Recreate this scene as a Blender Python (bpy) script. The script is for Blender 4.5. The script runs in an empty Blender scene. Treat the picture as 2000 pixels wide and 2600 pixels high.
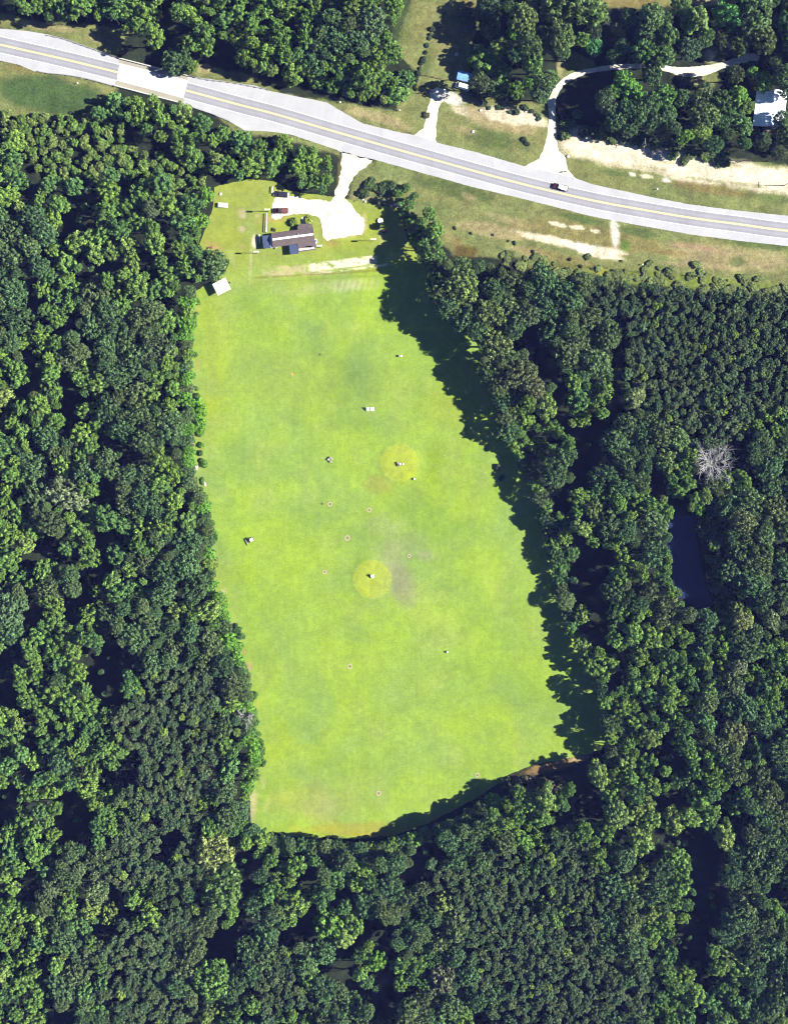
import bpy, bmesh, math, random
import numpy as np
from mathutils import Matrix, Vector
R = math.radians
random.seed(11); RNG = np.random.default_rng(11)
sc = bpy.context.scene
COL = sc.collection

# ------------------------------------------------------------------ camera, sky, sun, exposure
MPP = 0.15                       # metres of ground per photograph pixel (photo 2000 x 2600)
NAD = (970.0, 1150.0)            # the point straight below the camera
CAMH = 540.0
cam_d = bpy.data.cameras.new('camera'); cam = bpy.data.objects.new('camera', cam_d); COL.objects.link(cam)
cam_d.sensor_fit = 'VERTICAL'; cam_d.sensor_height = 36; cam_d.lens = 36*CAMH/(2600*MPP)
cam_d.shift_x = (1000-NAD[0])/2600; cam_d.shift_y = (NAD[1]-1300)/2600
cam_d.clip_start = 1; cam_d.clip_end = 9000
cam.location = ((NAD[0]-1000)*MPP, (1300-NAD[1])*MPP, CAMH)
sc.camera = cam
HAZE = 0.000054
SUN_EL, SUN_AZ = 38.0, 91.0      # sun in the east, shadows fall due west
w = bpy.data.worlds.new('World'); sc.world = w; w.use_nodes = True
nt = w.node_tree; nt.nodes.clear()
sky = nt.nodes.new('ShaderNodeTexSky'); sky.sky_type = 'NISHITA'; sky.sun_disc = False
sky.sun_elevation = R(SUN_EL); sky.sun_rotation = R(SUN_AZ); sky.dust_density = 0.0; sky.ozone_density = 8.0; sky.air_density = 0.6
bg = nt.nodes.new('ShaderNodeBackground'); bg.inputs[1].default_value = 0.05
wo = nt.nodes.new('ShaderNodeOutputWorld'); nt.links.new(sky.outputs[0], bg.inputs[0]); nt.links.new(bg.outputs[0], wo.inputs[0])
sl = bpy.data.lights.new('sun', 'SUN'); sl.energy = 5.0; sl.angle = R(0.5); sl.color = (1.0, 0.955, 0.87)
so = bpy.data.objects.new('sun', sl); COL.objects.link(so)
sd = Vector((math.sin(R(SUN_AZ))*math.cos(R(SUN_EL)), math.cos(R(SUN_AZ))*math.cos(R(SUN_EL)), math.sin(R(SUN_EL))))
so.rotation_euler = sd.to_track_quat('Z', 'Y').to_euler(); so.location = (150, 0, 200)
sc.view_settings.view_transform = 'Standard'; sc.view_settings.look = 'None'
sc.view_settings.exposure = 1.6; sc.view_settings.gamma = 1.0
sc.cycles.filter_width = 1.1
sc.cycles.max_bounces = 4; sc.cycles.diffuse_bounces = 2; sc.cycles.glossy_bounces = 2; sc.cycles.transmission_bounces = 2
sc.cycles.volume_bounces = 0; sc.cycles.transparent_max_bounces = 4

# ------------------------------------------------------------------ helpers
def P(px, py, z=0.0):
    """world point of height z that stands where the photograph shows (px, py)"""
    gx, gy = (px-1000)*MPP, (1300-py)*MPP
    k = (CAMH-z)/CAMH
    cx, cy = cam.location.x, cam.location.y
    return Vector((cx+(gx-cx)*k, cy+(gy-cy)*k, z))
def lin(r, g, b):
    return tuple(((c/255)/12.92 if c/255 <= 0.04045 else (((c/255)+0.055)/1.055)**2.4) for c in (r, g, b))
def tag(o, label=None, cat=None, group=None, kind=None):
    if label: o['label'] = label
    if cat: o['category'] = cat
    if group: o['group'] = group
    if kind: o['kind'] = kind
    return o
def empty(name, loc, rz=0.0):
    o = bpy.data.objects.new(name, None); COL.objects.link(o); o.location = loc; o.rotation_euler = (0, 0, rz)
    o.empty_display_size = 0.5
    return o
def obj(name, me, parent=None, loc=(0, 0, 0), rz=0.0):
    o = bpy.data.objects.new(name, me); COL.objects.link(o); o.location = loc; o.rotation_euler = (0, 0, rz)
    if parent is not None: o.parent = parent
    return o
def np_mesh(name, V, F4=None, mat=None, polys=None):
    me = bpy.data.meshes.new(name)
    if polys is not None:
        me.from_pydata([tuple(v) for v in V], [], polys)
    else:
        V = np.asarray(V, dtype=np.float32); F4 = np.asarray(F4, dtype=np.int32)
        n, m = len(V), len(F4); k = F4.shape[1]
        me.vertices.add(n); me.vertices.foreach_set('co', V.ravel())
        me.loops.add(m*k); me.loops.foreach_set('vertex_index', F4.ravel())
        me.polygons.add(m); me.polygons.foreach_set('loop_start', np.arange(m, dtype=np.int32)*k)
        me.polygons.foreach_set('loop_total', np.full(m, k, dtype=np.int32))
        me.update(calc_edges=True)
    if mat: me.materials.append(mat)
    return me

class MB:
    """collects shapes, builds ONE mesh object"""
    def __init__(s): s.bm = bmesh.new()
    def box(s, c, d, rz=0, bevel=0, rx=0, ry=0):
        M = Matrix.Translation(c) @ Matrix.Rotation(rz, 4, 'Z') @ Matrix.Rotation(ry, 4, 'Y') @ Matrix.Rotation(rx, 4, 'X') @ Matrix.Diagonal((d[0], d[1], d[2], 1))
        g = bmesh.ops.create_cube(s.bm, size=1, matrix=M)
        if bevel:
            es = list({e for v in g['verts'] for e in v.link_edges})
            bmesh.ops.bevel(s.bm, geom=es, offset=bevel, segments=2, affect='EDGES', profile=0.6)
        return s
    def cyl(s, a, b, r1, r2=None, n=12):
        a, b = Vector(a), Vector(b); d = b-a; r2 = r1 if r2 is None else r2
        q = d.to_track_quat('Z', 'Y').to_matrix().to_4x4()
        bmesh.ops.create_cone(s.bm, cap_ends=True, segments=n, radius1=r1, radius2=r2, depth=d.length, matrix=Matrix.Translation((a+b)/2) @ q)
        return s
    def sph(s, c, r, sc_=(1, 1, 1), n=12):
        bmesh.ops.create_uvsphere(s.bm, u_segments=n, v_segments=max(6, n//2), radius=r, matrix=Matrix.Translation(c) @ Matrix.Diagonal((*sc_, 1)))
        return s
    def poly(s, pts, faces):
        vs = [s.bm.verts.new(p) for p in pts]
        for f in faces: s.bm.faces.new([vs[i] for i in f])
        return s
    def prism(s, prof, y0, y1):
        """prof: list of (x, z); extruded along y"""
        n = len(prof)
        pts = [(x, y0, z) for x, z in prof]+[(x, y1, z) for x, z in prof]
        fs = [tuple(range(n)), tuple(range(2*n-1, n-1, -1))]+[(i, i+n, (i+1) % n+n, (i+1) % n) for i in range(n)]
        return s.poly(pts, fs)
    def loft(s, secs):
        """secs: rings with the same number of points; skinned and capped"""
        n = len(secs[0]); pts = [p for r in secs for p in r]
        fs = [tuple(range(n-1, -1, -1)), tuple(range(len(pts)-n, len(pts)))]
        for k in range(len(secs)-1):
            for i in range(n): fs.append((k*n+i, k*n+(i+1) % n, (k+1)*n+(i+1) % n, (k+1)*n+i))
        return s.poly(pts, fs)
    def ring(s, c, r, w, h, n=28):
        ang = [2*math.pi*i/n for i in range(n)]
        pts = []
        for rr, z in ((r-w/2, 0), (r-w/2, h), (r+w/2, h), (r+w/2, 0)):
            pts += [(c[0]+rr*math.cos(a), c[1]+rr*math.sin(a), c[2]+z) for a in ang]
        fs = []
        for k in range(4):
            k2 = (k+1) % 4
            for i in range(n): fs.append((k*n+i, k*n+(i+1) % n, k2*n+(i+1) % n, k2*n+i))
        return s.poly(pts, fs)
    def build(s, name, mat, parent=None, loc=(0, 0, 0), rz=0.0):
        bmesh.ops.recalc_face_normals(s.bm, faces=s.bm.faces)
        me = bpy.data.meshes.new(name); s.bm.to_mesh(me); s.bm.free(); me.materials.append(mat)
        return obj(name, me, parent, loc, rz)

# ------------------------------------------------------------------ materials
def mat_base(name):
    m = bpy.data.materials.new(name); m.use_nodes = True; n = m.node_tree; n.nodes.clear()
    b = n.nodes.new('ShaderNodeBsdfPrincipled'); o = n.nodes.new('ShaderNodeOutputMaterial'); n.links.new(b.outputs[0], o.inputs[0])
    return m, n, b
def noise(n, scale, detail=3, rough=0.55, vec=None, dist=0.0):
    t = n.nodes.new('ShaderNodeTexNoise'); t.inputs['Scale'].default_value = scale; t.inputs['Detail'].default_value = detail
    t.inputs['Roughness'].default_value = rough; t.inputs['Distortion'].default_value = dist
    if vec is not None: n.links.new(vec, t.inputs['Vector'])
    return t.outputs['Fac']
def ramp(n, fac, a, b, va, vb):
    r = n.nodes.new('ShaderNodeMapRange'); r.inputs[1].default_value = a; r.inputs[2].default_value = b; r.inputs[3].default_value = va; r.inputs[4].default_value = vb
    n.links.new(fac, r.inputs[0]); return r.outputs[0]
def mul_col(n, col, fac):
    v = n.nodes.new('ShaderNodeVectorMath'); v.operation = 'SCALE'; n.links.new(col, v.inputs[0]); n.links.new(fac, v.inputs['Scale']); return v.outputs[0]
def mixc(n, fac, a, b):
    m = n.nodes.new('ShaderNodeMix'); m.data_type = 'RGBA'; n.links.new(fac, m.inputs[0])
    for i, c in ((6, a), (7, b)):
        if isinstance(c, (tuple, list)): m.inputs[i].default_value = (*c[:3], 1)
        else: n.links.new(c, m.inputs[i])
    return m.outputs[2]
def mth(n, op, a, b):
    m = n.nodes.new('ShaderNodeMath'); m.operation = op
    for i, c in ((0, a), (1, b)):
        if isinstance(c, (int, float)): m.inputs[i].default_value = c
        else: n.links.new(c, m.inputs[i])
    return m.outputs[0]
def geo_pos(n): return n.nodes.new('ShaderNodeNewGeometry').outputs['Position']
def simple(name, col, rough=0.6, var=0.12, scale=2.0, metal=0.0, spec=0.5, fine=None):
    m, n, b = mat_base(name)
    p = n.nodes.new('ShaderNodeTexCoord').outputs['Object']
    f = ramp(n, noise(n, scale, 4, 0.6, p), 0.3, 0.7, 1-var, 1+var)
    c = n.nodes.new('ShaderNodeRGB'); c.outputs[0].default_value = (*col, 1)
    o = mul_col(n, c.outputs[0], f)
    n.links.new(o, b.inputs['Base Color']); b.inputs['Roughness'].default_value = rough; b.inputs['Metallic'].default_value = metal
    b.inputs['Specular IOR Level'].default_value = spec
    return m
def attr_ground(name, fine_amp=0.25, mid_amp=0.2, fine_scale=1.6, streak=0.0):
    """colour comes from the painted soil/grass map of the sheet, broken up by several scales of noise"""
    m, n, b = mat_base(name)
    a = n.nodes.new('ShaderNodeAttribute'); a.attribute_name = 'soil'
    p = geo_pos(n)
    f1 = ramp(n, noise(n, fine_scale, 4, 0.75, p), 0.28, 0.72, 1-fine_amp, 1+fine_amp)
    f2 = ramp(n, noise(n, 0.16, 5, 0.65, p, 0.6), 0.3, 0.7, 1-mid_amp, 1+mid_amp)
    f3 = ramp(n, noise(n, 0.02, 4, 0.6, p, 0.4), 0.3, 0.7, 0.93, 1.07)
    f4 = ramp(n, noise(n, 0.55, 3, 0.7, p, 0.3), 0.3, 0.7, 1-fine_amp*0.5, 1+fine_amp*0.5)
    c = mul_col(n, mul_col(n, mul_col(n, mul_col(n, a.outputs['Color'], f1), f2), f3), f4)
    if streak:
        mp = n.nodes.new('ShaderNodeMapping'); mp.inputs['Scale'].default_value = (0.9, 0.03, 1); mp.inputs['Rotation'].default_value = (0, 0, R(3)); n.links.new(p, mp.inputs[0])
        c = mul_col(n, c, ramp(n, noise(n, 1.0, 3, 0.6, mp.outputs[0]), 0.3, 0.7, 1-streak, 1+streak))
        # hue drift between yellower and cooler grass
        h = ramp(n, noise(n, 0.035, 5, 0.62, p, 1.0), 0.38, 0.66, 0.0, 1.0)
        hs = n.nodes.new('ShaderNodeHueSaturation'); hs.inputs['Hue'].default_value = 0.512; hs.inputs['Saturation'].default_value = 0.88; hs.inputs['Value'].default_value = 0.86
        n.links.new(c, hs.inputs['Color']); c = mixc(n, h, c, hs.outputs[0])
    n.links.new(c, b.inputs['Base Color']); b.inputs['Roughness'].default_value = 0.95; b.inputs['Specular IOR Level'].default_value = 0.05
    return m
def foliage(name):
    m, n, b = mat_base(name)
    a = n.nodes.new('ShaderNodeAttribute'); a.attribute_type = 'INSTANCER'; a.attribute_name = 'tint'
    tc = n.nodes.new('ShaderNodeTexCoord').outputs['Object']
    v = n.nodes.new('ShaderNodeAttribute'); v.attribute_name = 'leafvar'
    f = mth(n, 'MULTIPLY', ramp(n, noise(n, 2.6, 3, 0.6, tc), 0.3, 0.7, 0.62, 1.38), v.outputs['Fac'])
    c = mul_col(n, a.outputs['Color'], f)
    n.links.new(c, b.inputs['Base Color']); b.inputs['Roughness'].default_value = 0.55; b.inputs['Specular IOR Level'].default_value = 0.12
    t = n.nodes.new('ShaderNodeBsdfTranslucent'); n.links.new(c, t.inputs[0])
    mx = n.nodes.new('ShaderNodeMixShader'); mx.inputs[0].default_value = 0.18
    n.links.new(b.outputs[0], mx.inputs[1]); n.links.new(t.outputs[0], mx.inputs[2])
    out = [x for x in n.nodes if x.type == 'OUTPUT_MATERIAL'][0]; n.links.new(mx.outputs[0], out.inputs[0])
    return m
M_leaf = foliage('leaves')
M_bark = simple('bark', (0.09, 0.065, 0.045), 0.9, 0.3, 3)
M_dead = simple('dead_wood', (0.33, 0.325, 0.32), 0.85, 0.15, 4)
M_ground = attr_ground('soil_and_grass', 0.45, 0.30, 1.5)
M_lawn = attr_ground('mown_lawn', 0.24, 0.11, 2.3, 0.035)
M_white = simple('white_paint', (0.68, 0.68, 0.66), 0.5, 0.05)
M_galv = simple('galvanised_steel', (0.5, 0.52, 0.54), 0.4, 0.1, 5, 0.7)
M_black = simple('black_rubber', (0.02, 0.02, 0.022), 0.8, 0.2)
M_glass = simple('dark_glass', (0.02, 0.03, 0.045), 0.08, 0.05, 1, 0.0, 0.9)
M_conc = simple('pale_concrete', (0.38, 0.37, 0.34), 0.85, 0.12, 0.6)
M_wood = simple('weathered_wood', (0.22, 0.15, 0.1), 0.85, 0.25, 3)

def asphalt(name, col, tracks=False, rough=False):
    m, n, b = mat_base(name); p = geo_pos(n)
    f = ramp(n, noise(n, 3.0, 4, 0.8, p), 0.25, 0.75, 0.86, 1.14)
    f2 = ramp(n, noise(n, 0.35 if rough else 0.12, 5, 0.7, p, 0.8), 0.3, 0.7, 0.62 if rough else 0.9, 1.25 if rough else 1.1)
    c = n.nodes.new('ShaderNodeRGB'); c.outputs[0].default_value = (*col, 1)
    o = mul_col(n, mul_col(n, c.outputs[0], f), f2)
    if tracks:
        uv = n.nodes.new('ShaderNodeAttribute'); uv.attribute_name = 'across'
        # darker wheel paths at +-0.9 and +-2.3 m from the centre line
        x = mth(n, 'ABSOLUTE', uv.outputs['Fac'], 0)
        d1 = mth(n, 'ABSOLUTE', mth(n, 'SUBTRACT', x, 0.75), 0); d2 = mth(n, 'ABSOLUTE', mth(n, 'SUBTRACT', x, 2.35), 0)
        d = mth(n, 'MINIMUM', d1, d2)
        o = mul_col(n, o, ramp(n, d, 0.1, 0.7, 0.9, 1.03))
    n.links.new(o, b.inputs['Base Color']); b.inputs['Roughness'].default_value = 0.9; b.inputs['Specular IOR Level'].default_value = 0.2
    return m
M_road = asphalt('lane_asphalt', (0.215, 0.218, 0.25), True)
M_shoulder = asphalt('shoulder_asphalt', (0.30, 0.305, 0.33))
M_gravel = asphalt('white_gravel', (0.50, 0.47, 0.40), rough=True)
M_yellow = simple('yellow_line', (0.50, 0.39, 0.19), 0.7, 0.1)
M_wline = simple('white_line', (0.5, 0.5, 0.5), 0.7, 0.1)
M_bridge = asphalt('bridge_concrete', (0.42, 0.415, 0.40))
M_bridge2 = asphalt('old_concrete', (0.24, 0.225, 0.19))

# ------------------------------------------------------------------ painted ground map
def sdist(X, Y, poly):
    """signed distance (negative inside) of points to a polygon, photo px"""
    p = np.array(poly, float); d2 = np.full(X.shape, 1e12); ins = np.zeros(X.shape, bool)
    for i in range(len(p)):
        ax, ay = p[i]; bx, by = p[(i+1) % len(p)]
        ex, ey = bx-ax, by-ay; L = ex*ex+ey*ey+1e-9
        t = np.clip(((X-ax)*ex+(Y-ay)*ey)/L, 0, 1)
        d2 = np.minimum(d2, (X-ax-t*ex)**2+(Y-ay-t*ey)**2)
        c = ((ay > Y) != (by > Y)) & (X < (bx-ax)*(Y-ay)/((by-ay) if by != ay else 1e-9)+ax)
        ins ^= c
    d = np.sqrt(d2); return np.where(ins, -d, d)
_ng = [RNG.random((64, 64)) for _ in range(4)]
def vnoise(X, Y, s, k=0):
    g = _ng[k]; x, y = X/s, Y/s; xi, yi = np.floor(x).astype(int), np.floor(y).astype(int); fx, fy = x-xi, y-yi
    fx = fx*fx*(3-2*fx); fy = fy*fy*(3-2*fy)
    a, b, c, d = g[yi % 64, xi % 64], g[yi % 64, (xi+1) % 64], g[(yi+1) % 64, xi % 64], g[(yi+1) % 64, (xi+1) % 64]
    return (a*(1-fx)+b*fx)*(1-fy)+(c*(1-fx)+d*fx)*fy
def fnoise(X, Y, s, k=0): return (vnoise(X, Y, s, k)*0.5+vnoise(X, Y, s/2.1, (k+1) % 4)*0.3+vnoise(X, Y, s/4.3, (k+2) % 4)*0.2)
def blend(C, m, col):
    m = np.clip(m, 0, 1)[..., None]; return C*(1-m)+np.array(col)*m
K = 2.92                         # display brightness of a unit-albedo horizontal surface at this exposure
def alb(r, g, b): return tuple(min(0.85, c/K) for c in lin(r, g, b))
FLOOR = (0.016, 0.022, 0.012); OLIVE = alb(144, 160, 98); GREEN2 = alb(104, 128, 70); TAN = alb(206, 190, 142); SAND = tuple(c*1.3 for c in alb(254, 240, 212)); HOT = tuple(c*1.3 for c in alb(255, 250, 236))  # FLOOR is darkened: the shade under the woods is put into its colour
DRY = alb(165, 150, 95); YEL = alb(178, 174, 112)
VERGES = [
 [(-200, 40), (0, 30), (100, 55), (250, 62), (330, 75), (300, 150), (0, 75), (-200, 60)],
 [(-200, 130), (0, 150), (300, 215), (300, 300), (250, 315), (120, 300), (0, 295), (-200, 300)],
 [(480, 190), (500, 160), (640, 190), (720, 235), (1000, 280), (1060, 190), (1000, 130), (1020, 60), (1060, -60), (1200, -60), (1220, 40), (1200, 120), (1190, 240), (1400, 262), (1420, 310), (1560, 345), (1700, 370), (1850, 400), (2200, 440), (2200, 600), (1500, 500), (1000, 360), (560, 220)],
 [(540, 290), (760, 345), (870, 375), (860, 400), (800, 380), (700, 352), (600, 340)],
 [(880, 520), (900, 430), (960, 400), (1300, 490), (1700, 580), (2200, 620), (2200, 760), (2000, 735), (1700, 700), (1500, 680), (1350, 660), (1150, 650), (1060, 560), (1000, 520)],
 [(1400, 215), (1420, 150), (1460, 130), (1500, 150), (1520, 175), (1430, 205)],
 [(1500, -60), (1500, 20), (1560, 25), (1700, 18), (1860, 20), (1880, -60)],
 [(1540, 60), (1560, 95),  (1590, 100), (1590, 60)],
 [(1090, 60), (1190, 60), (1185, 130), (1150, 240), (1085, 240)],
 [(1690, 180), (1740, 185), (1790, 180), (1840, 160), (1850, 130), (1800, 110), (1770, 140), (1830, 195), (1800, 240), (1740, 215)],
]
def ell(X, Y, cx, cy, rx, ry, a=0.0, soft=0.35, wob=0.25):
    c, s = math.cos(R(a)), math.sin(R(a)); dx, dy = X-cx, Y-cy
    u, v = (dx*c+dy*s)/rx, (-dx*s+dy*c)/ry
    d = np.sqrt(u*u+v*v)+(fnoise(X, Y, max(6, min(rx, ry)*0.9), 2)-0.5)*2*wob
    return np.clip((1-d)/soft, 0, 1)
def ground_col(X, Y):
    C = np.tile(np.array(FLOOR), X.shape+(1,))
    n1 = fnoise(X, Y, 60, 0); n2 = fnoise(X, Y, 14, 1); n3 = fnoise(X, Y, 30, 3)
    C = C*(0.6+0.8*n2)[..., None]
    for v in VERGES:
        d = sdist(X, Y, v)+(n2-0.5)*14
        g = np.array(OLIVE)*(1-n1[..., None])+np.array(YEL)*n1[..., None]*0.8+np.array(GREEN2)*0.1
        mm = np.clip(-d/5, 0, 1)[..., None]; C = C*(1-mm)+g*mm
    for e in [  # cx, cy, rx, ry, angle, colour, strength
        (120, 240, 200, 52, 8, alb(96, 124, 72), .95), (60, 175, 60, 12, 12, DRY, .6), (245, 305, 30, 12, 0, TAN, .8), (120, 68, 90, 12, 8, TAN, .6), (250, 100, 40, 12, 15, TAN, .5),
        (520, 175, 25, 16, 10, TAN, .8), (600, 195, 40, 12, 15, GREEN2, .5), (950, 295, 90, 16, 14, TAN, .75), (1010, 320, 45, 10, 14, TAN, .6), (1020, 60, 25, 80, 10, GREEN2, .5),
        (1130, 110, 26, 90, 4, YEL, .7), (1180, 20, 30, 40, 0, DRY, .7), (1080, 180, 12, 70, 10, GREEN2, .5), (1150, 250, 35, 18, 20, HOT, .9), (1190, 285, 50, 14, 15, SAND, .7), (1280, 305, 120, 34, 12, TAN, .9), (1200, 345, 60, 20, 15, YEL, .6), (1300, 295, 95, 24, 10, SAND, .95), (1240, 385, 110, 14, 16, OLIVE, .6), (1350, 300, 50, 16, 20, SAND, .6),
        (1240, 350, 90, 25, 15, GREEN2, .75), (1180, 330, 40, 12, 10, TAN, .6), (1330, 370, 30, 20, 10, GREEN2, .5), (1330, 335, 40, 7, 15, TAN, .8), (1380, 275, 16, 25, 0, OLIVE, .8),
        (1475, 362, 55, 45, 5, SAND, 1), (1580, 388, 130, 46, 9, SAND, 1), (1760, 426, 160, 42, 9, SAND, 1), (1930, 453, 140, 42, 8, SAND, 1), (2100, 475, 140, 36, 8, SAND, 1),
        (1600, 360, 90, 12, 9, SAND, .9), (1700, 395, 60, 14, 10, SAND, .8), (1690, 412, 30, 5, 5, OLIVE, .5), (1640, 425, 60, 7, 9, OLIVE, .4), (1860, 420, 20, 7, 5, OLIVE, .6), (1900, 470, 60, 6, 8, OLIVE, .55), (1780, 455, 60, 5, 8, OLIVE, .6),
        (1600, 445, 100, 13, 10, OLIVE, .7), (1800, 480, 130, 14, 9, DRY, .8), (1960, 505, 90, 12, 8, GREEN2, .5), (1640, 448, 20, 6, 10, SAND, .8), (1690, 458, 14, 5, 5, HOT, .9), (1605, 443, 10, 5, 5, HOT, .8), (1560, 440, 40, 8, 10, GREEN2, .5),
        (1000, 440, 90, 22, 14, OLIVE, .5), (1150, 480, 120, 25, 15, GREEN2, .7), (1100, 530, 70, 20, 10, OLIVE, .7), (1190, 500, 25, 10, 20, TAN, .6), (1300, 560, 90, 14, 14, TAN, .55), (1250, 585, 110, 22, 10, TAN, .75), (1500, 600, 240, 34, 9, DRY, .6), (1850, 655, 200, 36, 6, TAN, .7), (1400, 650, 120, 14, 12, DRY, .7), (1300, 548, 50, 8, 12, OLIVE, .5),
        (1415, 570, 28, 6, 14, SAND, .9), (1462, 577, 22, 6, 6, SAND, .8), (1510, 586, 14, 6, 10, SAND, .8), (1400, 610, 100, 12, 12, SAND, .9), (1500, 635, 70, 16, 12, HOT, .95), (1540, 640, 55, 14, 5, SAND, 1), (1560, 590, 13, 45, -4, HOT, .8), (1530, 650, 65, 8, 8, SAND, .9),
        (1470, 555, 80, 12, 14, GREEN2, .8), (1620, 590, 60, 14, 12, GREEN2, .8), (1585, 625, 14, 18, 0, alb(100, 150, 50), .7), (1750, 625, 60, 9, 8, alb(205, 175, 140), .75), (1810, 637, 50, 6, 8, alb(215, 185, 150), .7), (1690, 640, 80, 9, 6, DRY, .8), (1780, 675, 110, 10, 5, TAN, .75),
        (1930, 600+20, 110, 14, 6, GREEN2, .7), (1870, 665, 26, 16, 0, GREEN2, .7), (1930, 670, 40, 8, 3, TAN, .6), (1160, 620, 22, 20, 45, DRY, .9), (1185, 640, 40, 18, 0, alb(120, 105, 55), .9), (1140, 600, 12, 30, -35, YEL, .8), (1420, 680, 130, 20, 8, alb(150, 150, 84), .9), (1700, 712, 330, 22, 4, alb(150, 168, 78), .95), (1550, 693, 60, 11, 6, alb(186, 186, 84), .95), (1340, 640, 60, 14, 12, TAN, .5),
        (1000, 520, 26, 8, 5, alb(215, 195, 180), .7), (1022, 555, 8, 26, 10, alb(205, 185, 165), .6), (920, 500, 40, 8, 10, TAN, .6), (900, 455, 14, 30, 20, OLIVE, .5), (862, 440, 7, 50, 4, DRY, .7),
        (1470, 160, 40, 22, 15, alb(135, 150, 70), .9), (1420, 170, 8, 30, -10, TAN, .6), (1800, 140, 14, 18, 0, SAND, .8), (1835, 130, 22, 16, 0, alb(110, 140, 60), .8), (1770, 205, 40, 10, 10, TAN, .6), (1570, 70, 14, 14, 0, YEL, .8), (1600, 8, 110, 14, 0, DRY, .9), (1800, 5, 50, 10, 0, TAN, .7),
        (497, 1120, 8, 40, 5, TAN, .8), (500, 1215, 14, 14, 0, TAN, .8), (560, 1512, 12, 24, 25, SAND, .95), (600, 1640, 30, 14, 20, DRY, .7), (640, 1690, 8, 16, 0, TAN, .8), (655, 1750, 5, 60, 3, alb(200, 190, 120), .5), (643, 2050, 9, 60, 0, alb(225, 215, 175), .9), (495, 640, 12, 8, 0, TAN, .8), (495, 780, 5, 20, 0, TAN, .7), (497, 930, 6, 24, 0, SAND, .7), (545, 625, 26, 12, 20, alb(215, 180, 150), .8), (570, 500, 40, 8, -15, alb(200, 175, 140), .8),
        (1400, 1945, 90, 16, -14, alb(175, 145, 95), .95), (1470, 1925, 30, 10, -10, alb(205, 185, 140), .9), (1290, 1985, 30, 12, -25, alb(190, 120, 80), .7), (1240, 1990, 18, 8, 0, TAN, .6)]:
        cx, cy, rx, ry, a, col, s = e
        C = blend(C, ell(X, Y, cx, cy, rx, ry, a)*s, col)
    return C*(0.9+0.2*n3)[..., None]
LAWN_MAIN = alb(183, 221, 86)
GREENS = [(1015, 1175, 50), (946, 1470, 51)]
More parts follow.
